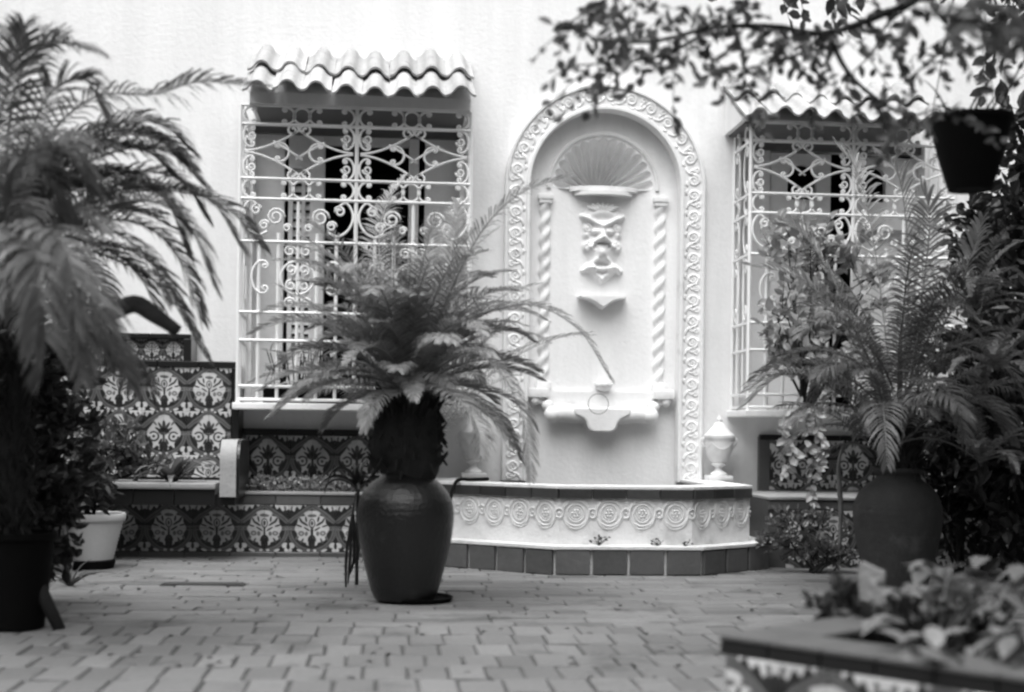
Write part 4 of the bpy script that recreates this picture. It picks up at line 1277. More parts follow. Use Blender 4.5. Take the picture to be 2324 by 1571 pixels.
def bush(name, base, blobs, n, size, mtl, label, cat, seed, stems=5, group=None, asp=.5, up=.35, kind=None, root=None, hollow=.45):
    """leafy shrub: leaves on twigs through the volume of several ellipsoids given as (centre, radii)"""
    rng = random.Random(seed)
    base = Vector(base)
    t = root or empty(name, base, label, cat, group)
    m = MB(); vol = [b[1][0] * b[1][1] * b[1][2] for b in blobs]; tot = sum(vol)
    sm = MB()
    for (c, rad), v in zip(blobs, vol):
        c = Vector(c)
        k = max(6, int(n * v / tot))
        tw = max(3, k // 7)
        for _ in range(tw):
            d = rdir(rng); r_ = rng.uniform(hollow, 1.0) ** .6
            p = c + Vector((d.x * rad[0], d.y * rad[1], d.z * rad[2])) * r_
            td = (d + Vector((0, 0, up)) + rdir(rng) * .5).normalized()
            ln = size * rng.uniform(1.4, 2.8)
            q = p - td * ln
            sm.tube([q, p + td * (.2 * size)], [.004, .0015], 3, cap=False)
            for i in range(7):
                f = i / 6
                side = rdir(rng)
                ld = (td * .6 + side * .8 + Vector((0, 0, .15))).normalized()
                small_leaf(m, q.lerp(p + td * (.2 * size), .25 + .75 * f), ld, size * rng.uniform(.7, 1.2), size * asp * rng.uniform(.8, 1.2), rng)
        for _ in range(stems):
            e_ = c + Vector((rng.uniform(-.5, .5) * rad[0], rng.uniform(-.5, .5) * rad[1], 0))
            mid = base.lerp(e_, .5) + Vector((rng.uniform(-.04, .04), rng.uniform(-.04, .04), 0))
            sm.tube(smooth_path([base + Vector((rng.uniform(-.03, .03), rng.uniform(-.03, .03), 0)), mid, e_], 6), [.010, .009, .008, .007, .006, .005, .004], 5)
    o = m.build('foliage', mtl, t, fix=False); o['kind'] = 'stuff'
    o = sm.build('stem', MAT['bark'], t, fix=False)
    return t

# ================================================================== the dark jar and its palm
def jar(base, label, mtl, sc=1.0, rim=True):
    root = empty('clay_jar', base, label, 'jar', 'large clay jars planted with palms')
    S_ = sc
    prof = [(.128, 0), (.140, .006), (.158, .045), (.178, .12), (.200, .21), (.217, .30), (.225, .375), (.223, .43), (.212, .475), (.190, .515), (.160, .548), (.130, .568), (.116, .582), (.114, .598), (.124, .608), (.130, .620), (.128, .632), (.118, .636), (.106, .628), (.102, .60), (.104, .56)]
    fine = [Vector((r, 0, z)) for r, z in prof]; fine = smooth_path(fine, 110)
    jn = random.Random(9); rg = [jn.uniform(-1, 1) for _ in range(111)]
    m = MB(); m.lathe([(q.x * S_ * (1 + .0022 * rg[i] + .0016 * math.sin(q.z * 190)), q.z * S_) for i, q in enumerate(fine)], 72, wob=lambda a, z: 1 + .006 * math.sin(2 * a + z * 7) + .003 * math.sin(5 * a - z * 13))
    b = m.build('jar_body', mtl, root, world=False, smooth=50)
    m = MB(); m.lathe([(.104 * S_, .585 * S_), (.06 * S_, .595 * S_)], 24); m.build('soil', MAT['soil'], root, world=False)
    return root
J1 = onZ(918, 1366)
jar(J1 + Vector((0, 0, .0115)), 'big dark glazed jar standing alone on the brick paving', MAT['jar'], .97)
pr = random.Random(21)
m = MB(); m.lathe([(.15, 0), (.168, .004), (.178, .022), (.172, .024), (.160, .010), (.05, .008)], 40)
tag(link('saucer', m.mesh('saucer', MAT['pot_dark'], smooth=45, fix=True), loc=J1 + Vector((.045, .03, 0))), 'shallow dark saucer under the big dark jar', 'saucer')
dj = 6.17
def palm(name, base, ztrunk, r_trunk, label, mtl_frond, group=None, trunk=True, rough=True):
    root = empty(name, base, label, 'palm', group)
    if trunk:
        m = MB(); k = 10
        m.tube([Vector(base) + Vector((.01 * math.sin(i), 0, ztrunk * i / k)) for i in range(k + 1)], [r_trunk * (.85 + .25 * math.sin(i * .35)) for i in range(k + 1)], 12)
        if rough:
            for i in range(260):
                a = pr.uniform(0, 6.283); z = pr.uniform(.02, 1.0) * ztrunk
                o = Vector((math.cos(a), math.sin(a), 0))
                p = Vector(base) + o * (r_trunk * .9) + Vector((0, 0, z))
                d = (o * .8 + Vector((0, 0, 1.0))).normalized()
                if pr.random() < .35: d = (o * .7 + Vector((0, 0, -.9))).normalized()
                m.tube([p, p + d * pr.uniform(.03, .09)], [.011, .004], 4)
        m.build('trunk', MAT['bark'], root, fix=False)
    return root
def add_fronds(root, paths, mtl, rng, **kw):
    for p in paths:
        k = dict(kw)
        if isinstance(p, tuple): p, e = p; k.update(e)
        frond(p, rng=rng, **k).build('frond', mtl, root, fix=False)
jb = J1 + Vector((0, 0, .575))
pa = palm('potted_palm', jb, .36, .15, 'feathery date palm growing from the big dark jar', MAT['palm'])
crown = jb + Vector((0, 0, .42))
paths = []
for i in range(78):
    a = i * 2.39996 + pr.uniform(-.2, .2)
    t = i / 77
    e0 = R(88 - 88 * t ** 1.5 + pr.uniform(-8, 8))
    ln = pr.uniform(.58, .92) * (1 - .30 * t)
    dr = R(pr.uniform(80, 130)) * (1 - .35 * t)
    paths.append((arch(crown + Vector((math.cos(a) * .04, math.sin(a) * .04, -.04 * t)), a, e0, dr, ln, curl=pr.uniform(-.35, .35)), dict(L=.115 * pr.uniform(.8, 1.2), vee=pr.uniform(.05, .5), droop=pr.uniform(.3, .8))))
def H(*pts): return smooth_path([at(u, v, d) for u, v, d in pts], 16)
hero = [H((950, 850, 6.17), (1010, 690, 6.1), (1090, 530, 6.0), (1180, 440, 5.95), (1290, 400, 5.9)),
        H((950, 860, 6.17), (1050, 740, 6.2), (1190, 690, 6.2), (1310, 745, 6.15), (1385, 860, 6.1)),
        H((950, 870, 6.17), (1060, 800, 6.0), (1140, 850, 5.9), (1190, 960, 5.85), (1205, 1085, 5.8)),
        H((900, 870, 6.17), (800, 850, 6.0), (700, 870, 5.9), (612, 945, 5.85)),
        H((920, 860, 6.17), (880, 700, 6.3), (860, 560, 6.45), (875, 470, 6.6), (920, 400, 6.7)),
        H((905, 860, 6.17), (850, 740, 6.2), (770, 650, 6.2), (690, 640, 6.2)),
        H((945, 860, 6.17), (1000, 700, 6.3), (1030, 560, 6.35), (1040, 460, 6.4)),
        H((950, 870, 6.1), (1020, 890, 5.8), (1080, 960, 5.7), (1090, 1030, 5.65))]
paths += [(p, dict(L=.125)) for p in hero]
add_fronds(pa, paths, MAT['palm'], pr, n=58, wd=.0068, droop=.6)
up_ = [arch(crown + Vector((.05 * math.cos(i * 2.4), .05 * math.sin(i * 2.4), 0)), i * 2.39996 + .7, R(pr.uniform(58, 88)), R(pr.uniform(45, 110)), pr.uniform(.65, 1.0), curl=pr.uniform(-.5, .5)) for i in range(18)]
add_fronds(pa, up_, MAT['palm_pale'], pr, n=56, wd=.006, L=.12, droop=.6)
# pale feathery palm at the wall behind it
bp_ = Vector((onY(960, 700, -.75).x, -.75, seat1))
pb = palm('potted_palm', Vector((bp_.x, bp_.y, .36)), .25, .05, 'pale feathery palm between the jar palm and the first window', MAT['palm_pale'])
paths = []
for i in range(34):
    a = i * 2.39996; t = i / 33
    paths.append(arch(Vector((bp_.x, bp_.y, .58)), a, R(88 - 36 * t), R(pr.uniform(40, 95)), pr.uniform(.95, 1.45), curl=pr.uniform(-.3, .3)))
add_fronds(pb, paths, MAT['palm_pale'], pr, n=48, wd=.008, L=.14, droop=.7)
m = MB(); m.lathe([(.10, 0), (.105, .01), (.13, .30), (.145, .32), (.145, .36), (.13, .36), (.12, .33)], 28)
o = m.mesh('p', MAT['pot_dark'], smooth=45, fix=True)
tag(link('flower_pot', o, loc=(bp_.x, bp_.y, 0)), 'black pot hidden behind the big dark jar', 'flower pot')

# strappy plant hanging beside the jar
m = MB(); sp = random.Random(5)
b0 = at(812, 1110, 6.9)
for i in range(14):
    a = sp.uniform(0, 6.28)
    pts = arch(b0, a, R(sp.uniform(35, 80)), R(sp.uniform(120, 220)), sp.uniform(.12, .32), 8)
    m.tube(pts, [.010, .012, .012, .011, .010, .008, .006, .004, .002], 4, flat=None)
for i in range(4):
    pts = smooth_path([b0, b0 + Vector((-.02, -.08, -.10)), b0 + Vector((-.05 + .02 * i, -.10, -.32)), b0 + Vector((-.05 + .01 * i, -.08, -.52 + .05 * i))], 8)
    m.tube(pts, [.005, .005, .005, .006, .007, .008, .008, .007, .003], 5)
t = empty('trailing_plant', (b0.x, b0.y, b0.z - .5), 'dark strappy plant trailing down beside the big jar', 'plant')
m.build('foliage', MAT['leaf_dark'], t, fix=False)
m = MB().tube([b0 + Vector((0, .02, -.72)), b0], [.012, .008], 6); m.build('stem', MAT['bark'], t)

# ================================================================== second jar with its big palm
J2 = onZ(2035, 1339)
jar(J2, 'grey weathered jar in the shade under the bushy palm', MAT['jar_matte'], .98)
jb2 = J2 + Vector((0, 0, .57))
pc = palm('potted_palm', jb2, .30, .10, 'bushy areca palm growing from the shaded grey jar', MAT['palm'])
paths = []; qr = random.Random(33); canes = []
for i in range(58):
    a = i * 2.39996 + qr.uniform(-.2, .2); t = i / 57
    c = jb2 + Vector((math.cos(a) * .10, math.sin(a) * .10, .10 + .55 * qr.random()))
    canes.append(c)
    paths.append((arch(c, a, R(86 - 70 * t + qr.uniform(-9, 9)), R(qr.uniform(60, 130)), qr.uniform(.5, 1.08) * (1 - .2 * t), curl=qr.uniform(-.6, .6)), dict(L=.15 * qr.uniform(.7, 1.2), vee=qr.uniform(0, .5))))
for p in (H((2030, 1000, 7.0), (1950, 800, 7.0), (1830, 640, 7.0), (1690, 600, 7.0)), H((2040, 1000, 7.0), (2010, 760, 7.1), (1985, 560, 7.2), (1950, 400, 7.3), (1900, 330, 7.35)),
          H((2050, 1000, 7.0), (2060, 760, 6.9), (2060, 560, 6.9), (2040, 400, 6.9), (1990, 350, 6.9)), H((2030, 1010, 7.0), (1900, 880, 7.0), (1780, 850, 7.0), (1690, 920, 7.0)),
          H((2060, 1000, 7.0), (2120, 800, 7.0), (2190, 620, 6.9), (2230, 500, 6.8)), H((2050, 1020, 7.0), (2120, 930, 6.8), (2180, 960, 6.7), (2200, 1010, 6.7)),
          H((2030, 1000, 7.0), (1930, 720, 7.05), (1830, 540, 7.1), (1760, 510, 7.1)), H((2050, 1000, 6.9), (2090, 700, 6.8), (2110, 500, 6.7), (2090, 420, 6.7))):
    paths.append((p, dict(L=.17)))
for c in canes[::3]: MB().tube(smooth_path([jb2, jb2.lerp(c, .6) + Vector((0, 0, .03)), c], 6), [.016, .015, .014, .013, .012, .011, .009], 6).build('cane', MAT['palm_mid'], pc, fix=False, smooth=True)
add_fronds(pc, paths[-8:], MAT['palm_pale'], qr, n=40, wd=.013, droop=.5)
add_fronds(pc, paths[:-8], MAT['palm_mid'], qr, n=44, wd=.0085, droop=.8)

# broad pale leaves crowding the second window
bush('window_creeper', onY(1830, 930, -.62), [(onY(1820, 560, -.60), (.28, .16, .20)), (onY(1800, 720, -.72), (.24, .16, .28)), (onY(1870, 800, -.70), (.30, .17, .26)), (onY(1940, 640, -.60), (.28, .14, .28))],
     900, .080, MAT['leaf_pale'], 'pale broad-leaved creeper crowding the grille of the shaded window', 'creeper', 41, asp=.62)
# vine hanging below the sill
vt = empty('trailing_vine', onY(1835, 1190, -1.0), 'single vine of pale heart-shaped leaves hanging past the dark tiles', 'vine')
m = MB(); vs_ = MB(); vr = random.Random(8)
for (uvs) in ([(1822, 900), (1830, 960), (1838, 1040), (1842, 1100), (1834, 1180)], [(1860, 900), (1850, 950), (1862, 1010), (1850, 1060)], [(1790, 930), (1775, 980), (1800, 1030), (1780, 1070)]):
    pth = smooth_path([onY(u, v, -1.02) for u, v in uvs], 16)
    vs_.tube(pth, .0025, 4)
    for p in pth:
        for _ in range(2):
            d = Vector((vr.uniform(-1, 1), vr.uniform(-.9, .1), vr.uniform(-.9, .2)))
            leaf(m, p, d, vr.uniform(.045, .075), vr.uniform(.03, .05), (0, -1, .4), .3)
m.build('foliage', MAT['leaf_pale'], vt, fix=False); vs_.build('stem', MAT['bark'], vt)
# low shrub at the foot of the bench and its companions
lb = onZ(1850, 1300)
bush('low_shrub', lb, [((lb.x - .05, lb.y + .05, .22), (.30, .16, .17)), ((lb.x + .12, lb.y, .12), (.22, .14, .10))], 560, .045, MAT['leaf'], 'low small-leaved shrub between fountain kerb and grey jar', 'shrub', 43, up=.2)
m = MB(); st_ = smooth_path([at(1905, 1250, 7.3), at(1908, 1150, 7.3), at(1903, 1060, 7.35), at(1915, 1000, 7.4)], 10)
m.tube(st_, [.012, .011, .010, .012, .014, .014, .012, .010, .008, .007, .005], 6)
tag(m.build('bamboo_cane', MAT['wood'], smooth=True), 'slender pale cane standing beside the grey jar', 'cane')

# ferns and dark shrubs closing the side of the court
rs = random.Random(52)
for (u, v, d, lab) in ((2215, 640, 6.6, 'fern spray highest on the dark side of the court'), (2260, 780, 6.3, 'fern spray at the edge beside the bushy palm'), (2225, 990, 6.5, 'fern spray drooping low on the dark side of the court')):
    c = at(u, v + 60, d); f = empty('fern', c, lab, 'fern', 'ferns on the shaded side')
    ps = []
    for i in range(13):
        a = i * 2.39996
        ps.append(arch(c, a, R(rs.uniform(20, 80)), R(rs.uniform(70, 130)), rs.uniform(.28, .5), 10))
    add_fronds(f, ps, MAT['palm_dark'], rs, n=26, L=.055, wd=.012, droop=.3, start=.06, rr=.003)
sb_ = at(2300, 1330, 7.6); sb_.z = 0
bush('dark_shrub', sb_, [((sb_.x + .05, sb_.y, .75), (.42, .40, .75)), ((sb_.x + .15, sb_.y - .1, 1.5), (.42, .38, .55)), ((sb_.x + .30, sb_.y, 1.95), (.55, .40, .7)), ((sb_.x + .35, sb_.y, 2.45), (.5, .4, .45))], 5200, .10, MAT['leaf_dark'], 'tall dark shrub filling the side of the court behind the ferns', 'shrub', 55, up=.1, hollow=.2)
qb = at(2240, 1300, 8.1); qb.z = 0
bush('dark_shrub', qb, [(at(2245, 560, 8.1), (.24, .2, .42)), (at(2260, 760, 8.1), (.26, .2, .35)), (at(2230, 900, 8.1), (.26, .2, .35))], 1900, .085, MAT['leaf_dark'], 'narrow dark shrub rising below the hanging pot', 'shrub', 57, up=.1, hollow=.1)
rb_ = at(2180, 1300, 7.75); rb_.z = 0
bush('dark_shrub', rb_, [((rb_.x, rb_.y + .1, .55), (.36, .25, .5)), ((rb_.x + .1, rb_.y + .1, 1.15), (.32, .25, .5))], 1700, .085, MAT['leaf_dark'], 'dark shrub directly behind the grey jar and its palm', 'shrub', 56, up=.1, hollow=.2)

# ================================================================== window box plants, bench plants
wx0, wx1 = onY(602, 900, CAGE_Y + .2).x, onY(1040, 900, CAGE_Y + .2).x
m = MB(); m.box(wx0, wx1, CAGE_Y + .03, CAGE_Y + .25, ROWS[8] - .018, ROWS[8] + .095, bev=.006)
tag(m.build('window_box', MAT['pot_dark']), 'dark window box inside the cage behind the jar palm', 'window box')
wb = random.Random(61)
t = empty('window_box_plant', ((wx0 + wx1) / 2, CAGE_Y + .14, ROWS[8] + .076), 'broad-leaved plants growing in the dark window box', 'plant')
m = MB(); s_ = MB()
for i in range(150):
    p = Vector((wb.uniform(wx0, wx1), CAGE_Y + wb.uniform(.04, .22), ROWS[8] + .10))
    q = p + Vector((wb.uniform(-.06, .06), wb.uniform(-.08, .05), wb.uniform(.02, .26)))
    s_.tube([p, q], [.004, .003], 4, cap=False)
    leaf(m, q, (wb.uniform(-1, 1), wb.uniform(-1, .3), wb.uniform(-.1, .7)), wb.uniform(.06, .11), wb.uniform(.04, .065), None, .5)
m.build('foliage', MAT['leaf_pale'], t, fix=False); s_.build('stem', MAT['leaf_dark'], t, fix=False)
t = empty('ground_cover', (onY(690, 1100, -.25).x, -.25, seat1 + .004), 'straggly pale low plants along the bench seat below the tile panel', 'plant')
m = MB(); s_ = MB()
for i in range(260):
    x = wb.uniform(onY(556, 1100, -.2).x, onY(860, 1100, -.2).x); p = Vector((x, wb.uniform(-.36, -.09), seat1 + .004))
    q = p + Vector((wb.uniform(-.05, .05), wb.uniform(-.04, .03), wb.uniform(.01, .085)))
    s_.tube([p, q], .0018, 3, cap=False)
    for _ in range(3): small_leaf(m, q, (wb.uniform(-1, 1), wb.uniform(-1, 1), wb.uniform(-.2, .8)), wb.uniform(.02, .04), .016, wb)
m.build('foliage', MAT['leaf_pale'], t, fix=False); s_.build('stem', MAT['leaf'], t, fix=False)

# plants on and before the settee
sx = random.Random(71)
c1 = onY(390, 1085, -.62); c1.z = zseat + .004
t = empty('bromeliad', c1, 'broad strap-leaved bromeliad sitting on the settee seat', 'bromeliad')
m = MB()
for i in range(22):
    a = i * 2.39996
    d0 = Vector((math.cos(a), math.sin(a) * .8, 0)); L_ = sx.uniform(.22, .36); w0 = sx.uniform(.045, .065)
    pth = arch(c1 + d0 * .02, math.atan2(d0.y, d0.x), R(sx.uniform(35, 75)), R(sx.uniform(90, 170)), L_, 8)
    b = len(m.v)
    for j, p in enumerate(pth):
        T = (pth[min(j + 1, 8)] - pth[max(j - 1, 0)]).normalized(); S = T.cross(Vector((0, 0, 1))); S = S.normalized() if S.length > .05 else Vector((1, 0, 0))
        ww = w0 / 2 * (1 - (j / 8) ** 2.2) + .001
        m.v += [tuple(p - S * ww + Vector((0, 0, ww * .3))), tuple(p), tuple(p + S * ww + Vector((0, 0, ww * .3)))]
    for j in range(8):
        for q in (0, 1): m.f.append((b + j * 3 + q, b + j * 3 + q + 1, b + j * 3 + q + 4, b + j * 3 + q + 3)); m.m.append(0)
m.build('foliage', MAT['leaf'], t, fix=False)
m = MB(); m.lathe([(.03, 0), (.05, .02), (.035, .06)], 12, c1.x, c1.y); 
for i, v_ in enumerate(m.v): m.v[i] = (v_[0], v_[1], v_[2] + c1.z)
m.build('stem', MAT['bark'], t)
c2 = onY(240, 1085, -.6); c2.z = zseat + .004
bush('seat_shrub', c2, [(c2 + Vector((.02, 0, .20)), (.24, .16, .20)), (c2 + Vector((.22, .03, .10)), (.18, .12, .11))], 520, .062, MAT['leaf'], 'leafy plant on the settee seat left of the bromeliad', 'plant', 72)
c3 = at(90, 1420, 5.9); c3.z = 0
bush('dark_shrub', c3, [(c3 + Vector((-.05, 0, .55)), (.34, .28, .45)), (c3 + Vector((-.12, 0, 1.0)), (.34, .26, .35)), (c3 + Vector((-.25, 0, .2)), (.30, .25, .25))], 3200, .065, MAT['leaf_dark'], 'dense dark shrub in front of the settee beside the white pot', 'shrub', 73, up=.15, hollow=.2)

c4 = at(20, 1400, 7.2); c4.z = 0
bush('dark_shrub', c4, [(c4 + Vector((0, 0, .6)), (.55, .3, .6)), (c4 + Vector((-.15, 0, 1.35)), (.55, .3, .55)), (c4 + Vector((-.4, 0, 2.0)), (.5, .3, .5))], 2600, .085, MAT['leaf_dark'], 'tall dark shrub behind the near palm at the settee end', 'shrub', 76, up=.1, hollow=.1)
# white ribbed pot
W0 = onZ(205, 1290)
wp = empty('flower_pot', W0, 'white ribbed flower pot on a dark saucer before the bench', 'flower pot')
m = MB(); m.lathe([(.115, 0), (.125, .004), (.135, .045), (.12, .05), (.09, .05)], 40); m.build('saucer', MAT['pot_dark'], wp, world=False, smooth=45)
prof = [(.118, .046)]
for i in range(0, 23):
    z = .05 + .21 * i / 22; r = .120 + .052 * i / 22
    prof.append((r + (.0022 if i % 2 else -.0012), z))
prof += [(.182, .264), (.186, .275), (.186, .300), (.181, .306), (.170, .302), (.166, .27)]
m = MB(); m.lathe(prof, 48); m.build('pot_body', MAT['pot_white'], wp, world=False, smooth=60)
m = MB(); m.lathe([(.166, .272), (.08, .282)], 30); m.build('soil', MAT['soil'], wp, world=False)
bush('pot_plant', W0 + Vector((0, 0, .28)), [(W0 + Vector((-.06, 0, .42)), (.20, .16, .13)), (W0 + Vector((-.10, -.05, .30)), (.16, .12, .08))], 420, .055, MAT['leaf_dark'], 'dark leafy plant spilling from the white ribbed pot', 'plant', 74)
# spiky tuft on the paving
g0 = onZ(160, 1330)
t = empty('spiky_tuft', g0, 'small spiky tuft on the paving before the white pot', 'plant')
m = MB()
for i in range(16):
    p = arch(g0, sx.uniform(0, 6.28), R(sx.uniform(25, 80)), R(sx.uniform(60, 140)), sx.uniform(.12, .30), 6)
    m.tube(p, [.005, .006, .005, .004, .003, .002, .001], 4)
m.build('foliage', MAT['palm_dark'], t, fix=False)

# ================================================================== near palm, out of focus
pl0 = onZ(30, 1425)
lp = palm('courtyard_palm', pl0 + Vector((0, 0, .34)), .75, .05, 'large dark blurred palm arching in beside the settee', MAT['palm_dark'])
lr = random.Random(81)
D = 4.6
def HL(*p): return smooth_path([at(u, v, d) for u, v, d in p], 16)
lf = [HL((20, 640, 5.0), (70, 380, 4.8), (200, 225, 4.7), (350, 215, 4.7), (450, 186, 4.7), (600, 198, 4.7)),
      HL((10, 640, 5.0), (40, 420, 4.6), (100, 230, 4.4), (190, 180, 4.4), (235, 260, 4.4)),
      HL((10, 620, 4.9), (20, 300, 4.5), (60, 140, 4.4), (130, 98, 4.4), (215, 118, 4.3)),
      HL((10, 660, 4.9), (20, 420, 4.3), (80, 320, 4.0), (150, 315, 3.9), (205, 400, 3.9)),
      HL((20, 650, 4.9), (110, 400, 4.8), (240, 290, 4.8), (360, 280, 4.8), (430, 340, 4.8)),
      HL((20, 650, 4.9), (120, 430, 4.8), (260, 345, 4.8), (380, 345, 4.8), (460, 420, 4.8)),
      HL((20, 660, 4.9), (150, 480, 4.9), (320, 425, 4.9), (470, 450, 4.9), (545, 560, 4.9)),
      HL((20, 680, 4.9), (150, 520, 4.8), (300, 455, 4.7), (420, 500, 4.7), (485, 650, 4.7)),
      HL((20, 690, 5.0), (130, 560, 4.9), (240, 555, 4.9), (350, 605, 4.9), (440, 760, 4.9)),
      HL((10, 700, 4.9), (40, 560, 4.2), (110, 520, 3.9), (160, 600, 3.8), (170, 740, 3.8)),
      HL((10, 720, 4.9), (50, 620, 4.4), (130, 590, 4.2), (210, 680, 4.1), (235, 800, 4.1)),
      HL((10, 700, 5.0), (20, 500, 5.0), (90, 420, 5.2), (200, 420, 5.3), (290, 470, 5.4)),
      HL((-10, 640, 4.9), (-20, 380, 4.5), (20, 180, 4.3), (55, 60, 4.2)),
      HL((0, 660, 4.9), (10, 520, 4.9), (60, 440, 4.9), (150, 420, 5.0), (250, 440, 5.1))]
add_fronds(lp, [(p, dict(L=.185 if i not in (3, 9) else .16)) for i, p in enumerate(lf)] + [([q + (o_ + Vector((0, 0, .02 * math.sin(k_ * .4)))) * (k_ / 16) for k_, q in enumerate(p)], dict(L=.17)) for p in lf[3:12] for o_ in (Vector((lr.uniform(-.12, .05), lr.uniform(.05, .35), lr.uniform(-.16, .10))), Vector((lr.uniform(-.2, 0), lr.uniform(-.1, .3), lr.uniform(-.14, .14))))], MAT['palm_dark'], lr, n=58, wd=.0092, droop=.75)
cl = at(20, 660, 5.0)
ex = []
for i in range(46):
    a = i * 2.39996
    ex.append(arch(cl + Vector((-.12, 0, lr.uniform(-.1, .12))), a, R(lr.uniform(0, 86)), R(lr.uniform(60, 130)), lr.uniform(.55, 1.0), curl=lr.uniform(-.3, .3)))
add_fronds(lp, ex, MAT['palm_dark'], lr, n=48, wd=.010, L=.17, droop=.7)
# bent dry sheath above the settee crest
m = MB(); pth = HL((180, 740, 4.9), (250, 712, 4.8), (305, 690, 4.8), (350, 715, 4.8), (405, 752, 4.8))
m.tube(pth, [.020 + .012 * math.sin(math.pi * i / 16) for i in range(17)], 8, flat=(1, .5))
m.build('dry_sheath', MAT['bark'], lp, smooth=True)
# its black tub
m = MB(); m.lathe([(.105, 0), (.115, .006), (.135, .20), (.148, .34), (.158, .345), (.158, .37), (.146, .37), (.138, .33)], 36)
tag(link('flower_pot', m.mesh('tub', MAT['pot_dark'], smooth=45, fix=True), loc=pl0), 'black tub of the near palm at the edge of the paving', 'flower pot')
# prop root at its foot
m = MB(); m.tube([pl0 + Vector((.02, 0, .35)), pl0 + Vector((.10, -.03, .16)), pl0 + Vector((.19, -.06, .0))], [.035, .030, .022], 8)
m.build('prop_root', MAT['bark'], lp, smooth=True)

# ================================================================== tree over the court
tb_ = at(2900, 900, 5.2); tb_.z = 0
tr = empty('courtyard_tree', tb_, 'small-leaved tree reaching its twigs over the second window', 'tree')
tq = random.Random(91)
tk_ = MB()
top_ = at(2560, -420, 4.4)
tk_.tube(smooth_path([tb_, tb_ + Vector((-.05, .05, 1.0)), tb_.lerp(top_, .75) + Vector((.1, 0, .1)), top_], 10), [.15, .13, .12, .11, .10, .09, .08, .075, .07, .06, .055], 10)
tk_.build('trunk', MAT['bark'], tr, smooth=True)
br = [[(2560, -420, 4.4), (2300, -120, 4.2), (2080, 0, 4.1), (1880, 75, 4.1), (1760, 60, 4.1), (1620, 62, 4.1), (1480, 95, 4.1), (1340, 90, 4.1)],
      [(1880, 75, 4.1), (1915, 150, 4.1), (1965, 205, 4.1), (2060, 262, 4.1), (2150, 235, 4.1)],
      [(1620, 62, 4.1), (1520, 120, 4.05), (1420, 140, 4.05), (1290, 150, 4.0)],
      [(2560, -420, 4.4), (2100, -260, 4.0), (1760, -120, 3.95), (1450, -40, 3.95), (1280, 60, 3.95)],
      [(1880, 75, 4.1), (1800, 130, 4.05), (1720, 150, 4.0), (1640, 190, 4.0)],
      [(2300, -120, 4.2), (2200, 20, 4.0), (2130, 120, 4.0), (2060, 180, 4.0)],
      [(2080, 0, 4.1), (2010, 60, 4.2), (1980, 120, 4.2), (1940, 160, 4.4)]]
lm = MB()
def twigs(path, n, ln, size, rad):
    k = len(path)
    for _ in range(n):
        j = tq.randrange(1, k); p = path[j].lerp(path[j - 1], tq.random())
        d = (Vector((tq.uniform(-1, 1), tq.uniform(-.8, .8), tq.uniform(-.9, .45)))).normalized()
        l = ln * tq.uniform(.4, 1.1)
        q = p + d * l; q2 = q + (d + DOWN * .5).normalized() * (l * .5)
        tk2.tube([p, q, q2], [rad, rad * .6, rad * .3], 4, cap=False)
        cnt = max(5, int(l / .017))
        for i in range(cnt):
            f = (i + .5) / cnt
            b = p.lerp(q, min(1, f * 1.5)) if f < .66 else q.lerp(q2, (f - .66) * 3)
            small_leaf(lm, b, d * .5 + rdir(tq) * .9 + DOWN * .3, size * tq.uniform(.7, 1.2), size * .52 * tq.uniform(.8, 1.2), tq)
tk2 = MB()
for i, b in enumerate(br):
    pth = smooth_path([at(*q) for q in b], 20)
    r0 = (.014, .009, .007, .010, .006, .008, .006)[i]
    tk2.tube(pth, [r0 * (1 - .7 * j / 20) for j in range(21)], 6)
    vis = pth[6:] if i in (0, 3) else pth
    twigs(vis, (46, 12, 15, 34, 9, 10, 8)[i], .155, .046, .0022)
bough = smooth_path([at(*q) for q in ((2560, -420, 4.4), (2480, -60, 3.6), (2370, 10, 3.1), (2290, 62, 3.0), (2210, 46, 3.0), (2140, 36, 3.0), (2070, 20, 3.0))], 20)
tk2.tube(bough, [.016 * (1 - .7 * j / 20) for j in range(21)], 7)
twigs(bough[9:17], 16, .10, .05, .002)
# unseen crown added above and beside the view to shade the planter
for _ in range(16):
    a = at(2560, -420, 4.4); e = Vector((tq.uniform(-.2, 3.6), tq.uniform(-6.9, -2.2), tq.uniform(2.75, 3.9)))
    pth = smooth_path([a, a.lerp(e, .5) + Vector((0, 0, .15)), e], 10)
    tk2.tube(pth, [.03 * (1 - .08 * j) for j in range(11)], 6)
    twigs(pth[3:], 60, .42, .085, .004)
tk2.build('branches', MAT['bark'], tr, fix=False)
o = lm.build('crown', MAT['leaf_tree'], tr, fix=False)

# ================================================================== hanging pot
hc = at(2203, 282, 4.9)
hpn = empty('hanging_pot', hc - Vector((0, 0, .24)), 'black pot hanging at the edge in front of the second window', 'hanging pot')
m = MB(); prof = [(.055, -.235), (.075, -.238), (.088, -.20), (.112, -.12), (.130, -.05), (.140, 0), (.148, .004), (.148, .022), (.138, .022), (.125, 0), (.10, -.03)]
m.lathe(prof, 36)
for i, v_ in enumerate(m.v): m.v[i] = (v_[0] + hc.x, v_[1] + hc.y, v_[2] + hc.z)
m.build('pot_body', MAT['pot_dark'], hpn, smooth=45)
for k_ in range(3):
    a = k_ * 2.094 + .5
    m = MB().tube([hc + Vector((.14 * math.cos(a), .14 * math.sin(a), .015)), hc + Vector((.012 * math.cos(a), .012 * math.sin(a), .75))], .002, 4)
    m.build('hanger_wire', MAT['wire'], hpn)
m = MB(); hr_ = random.Random(95)
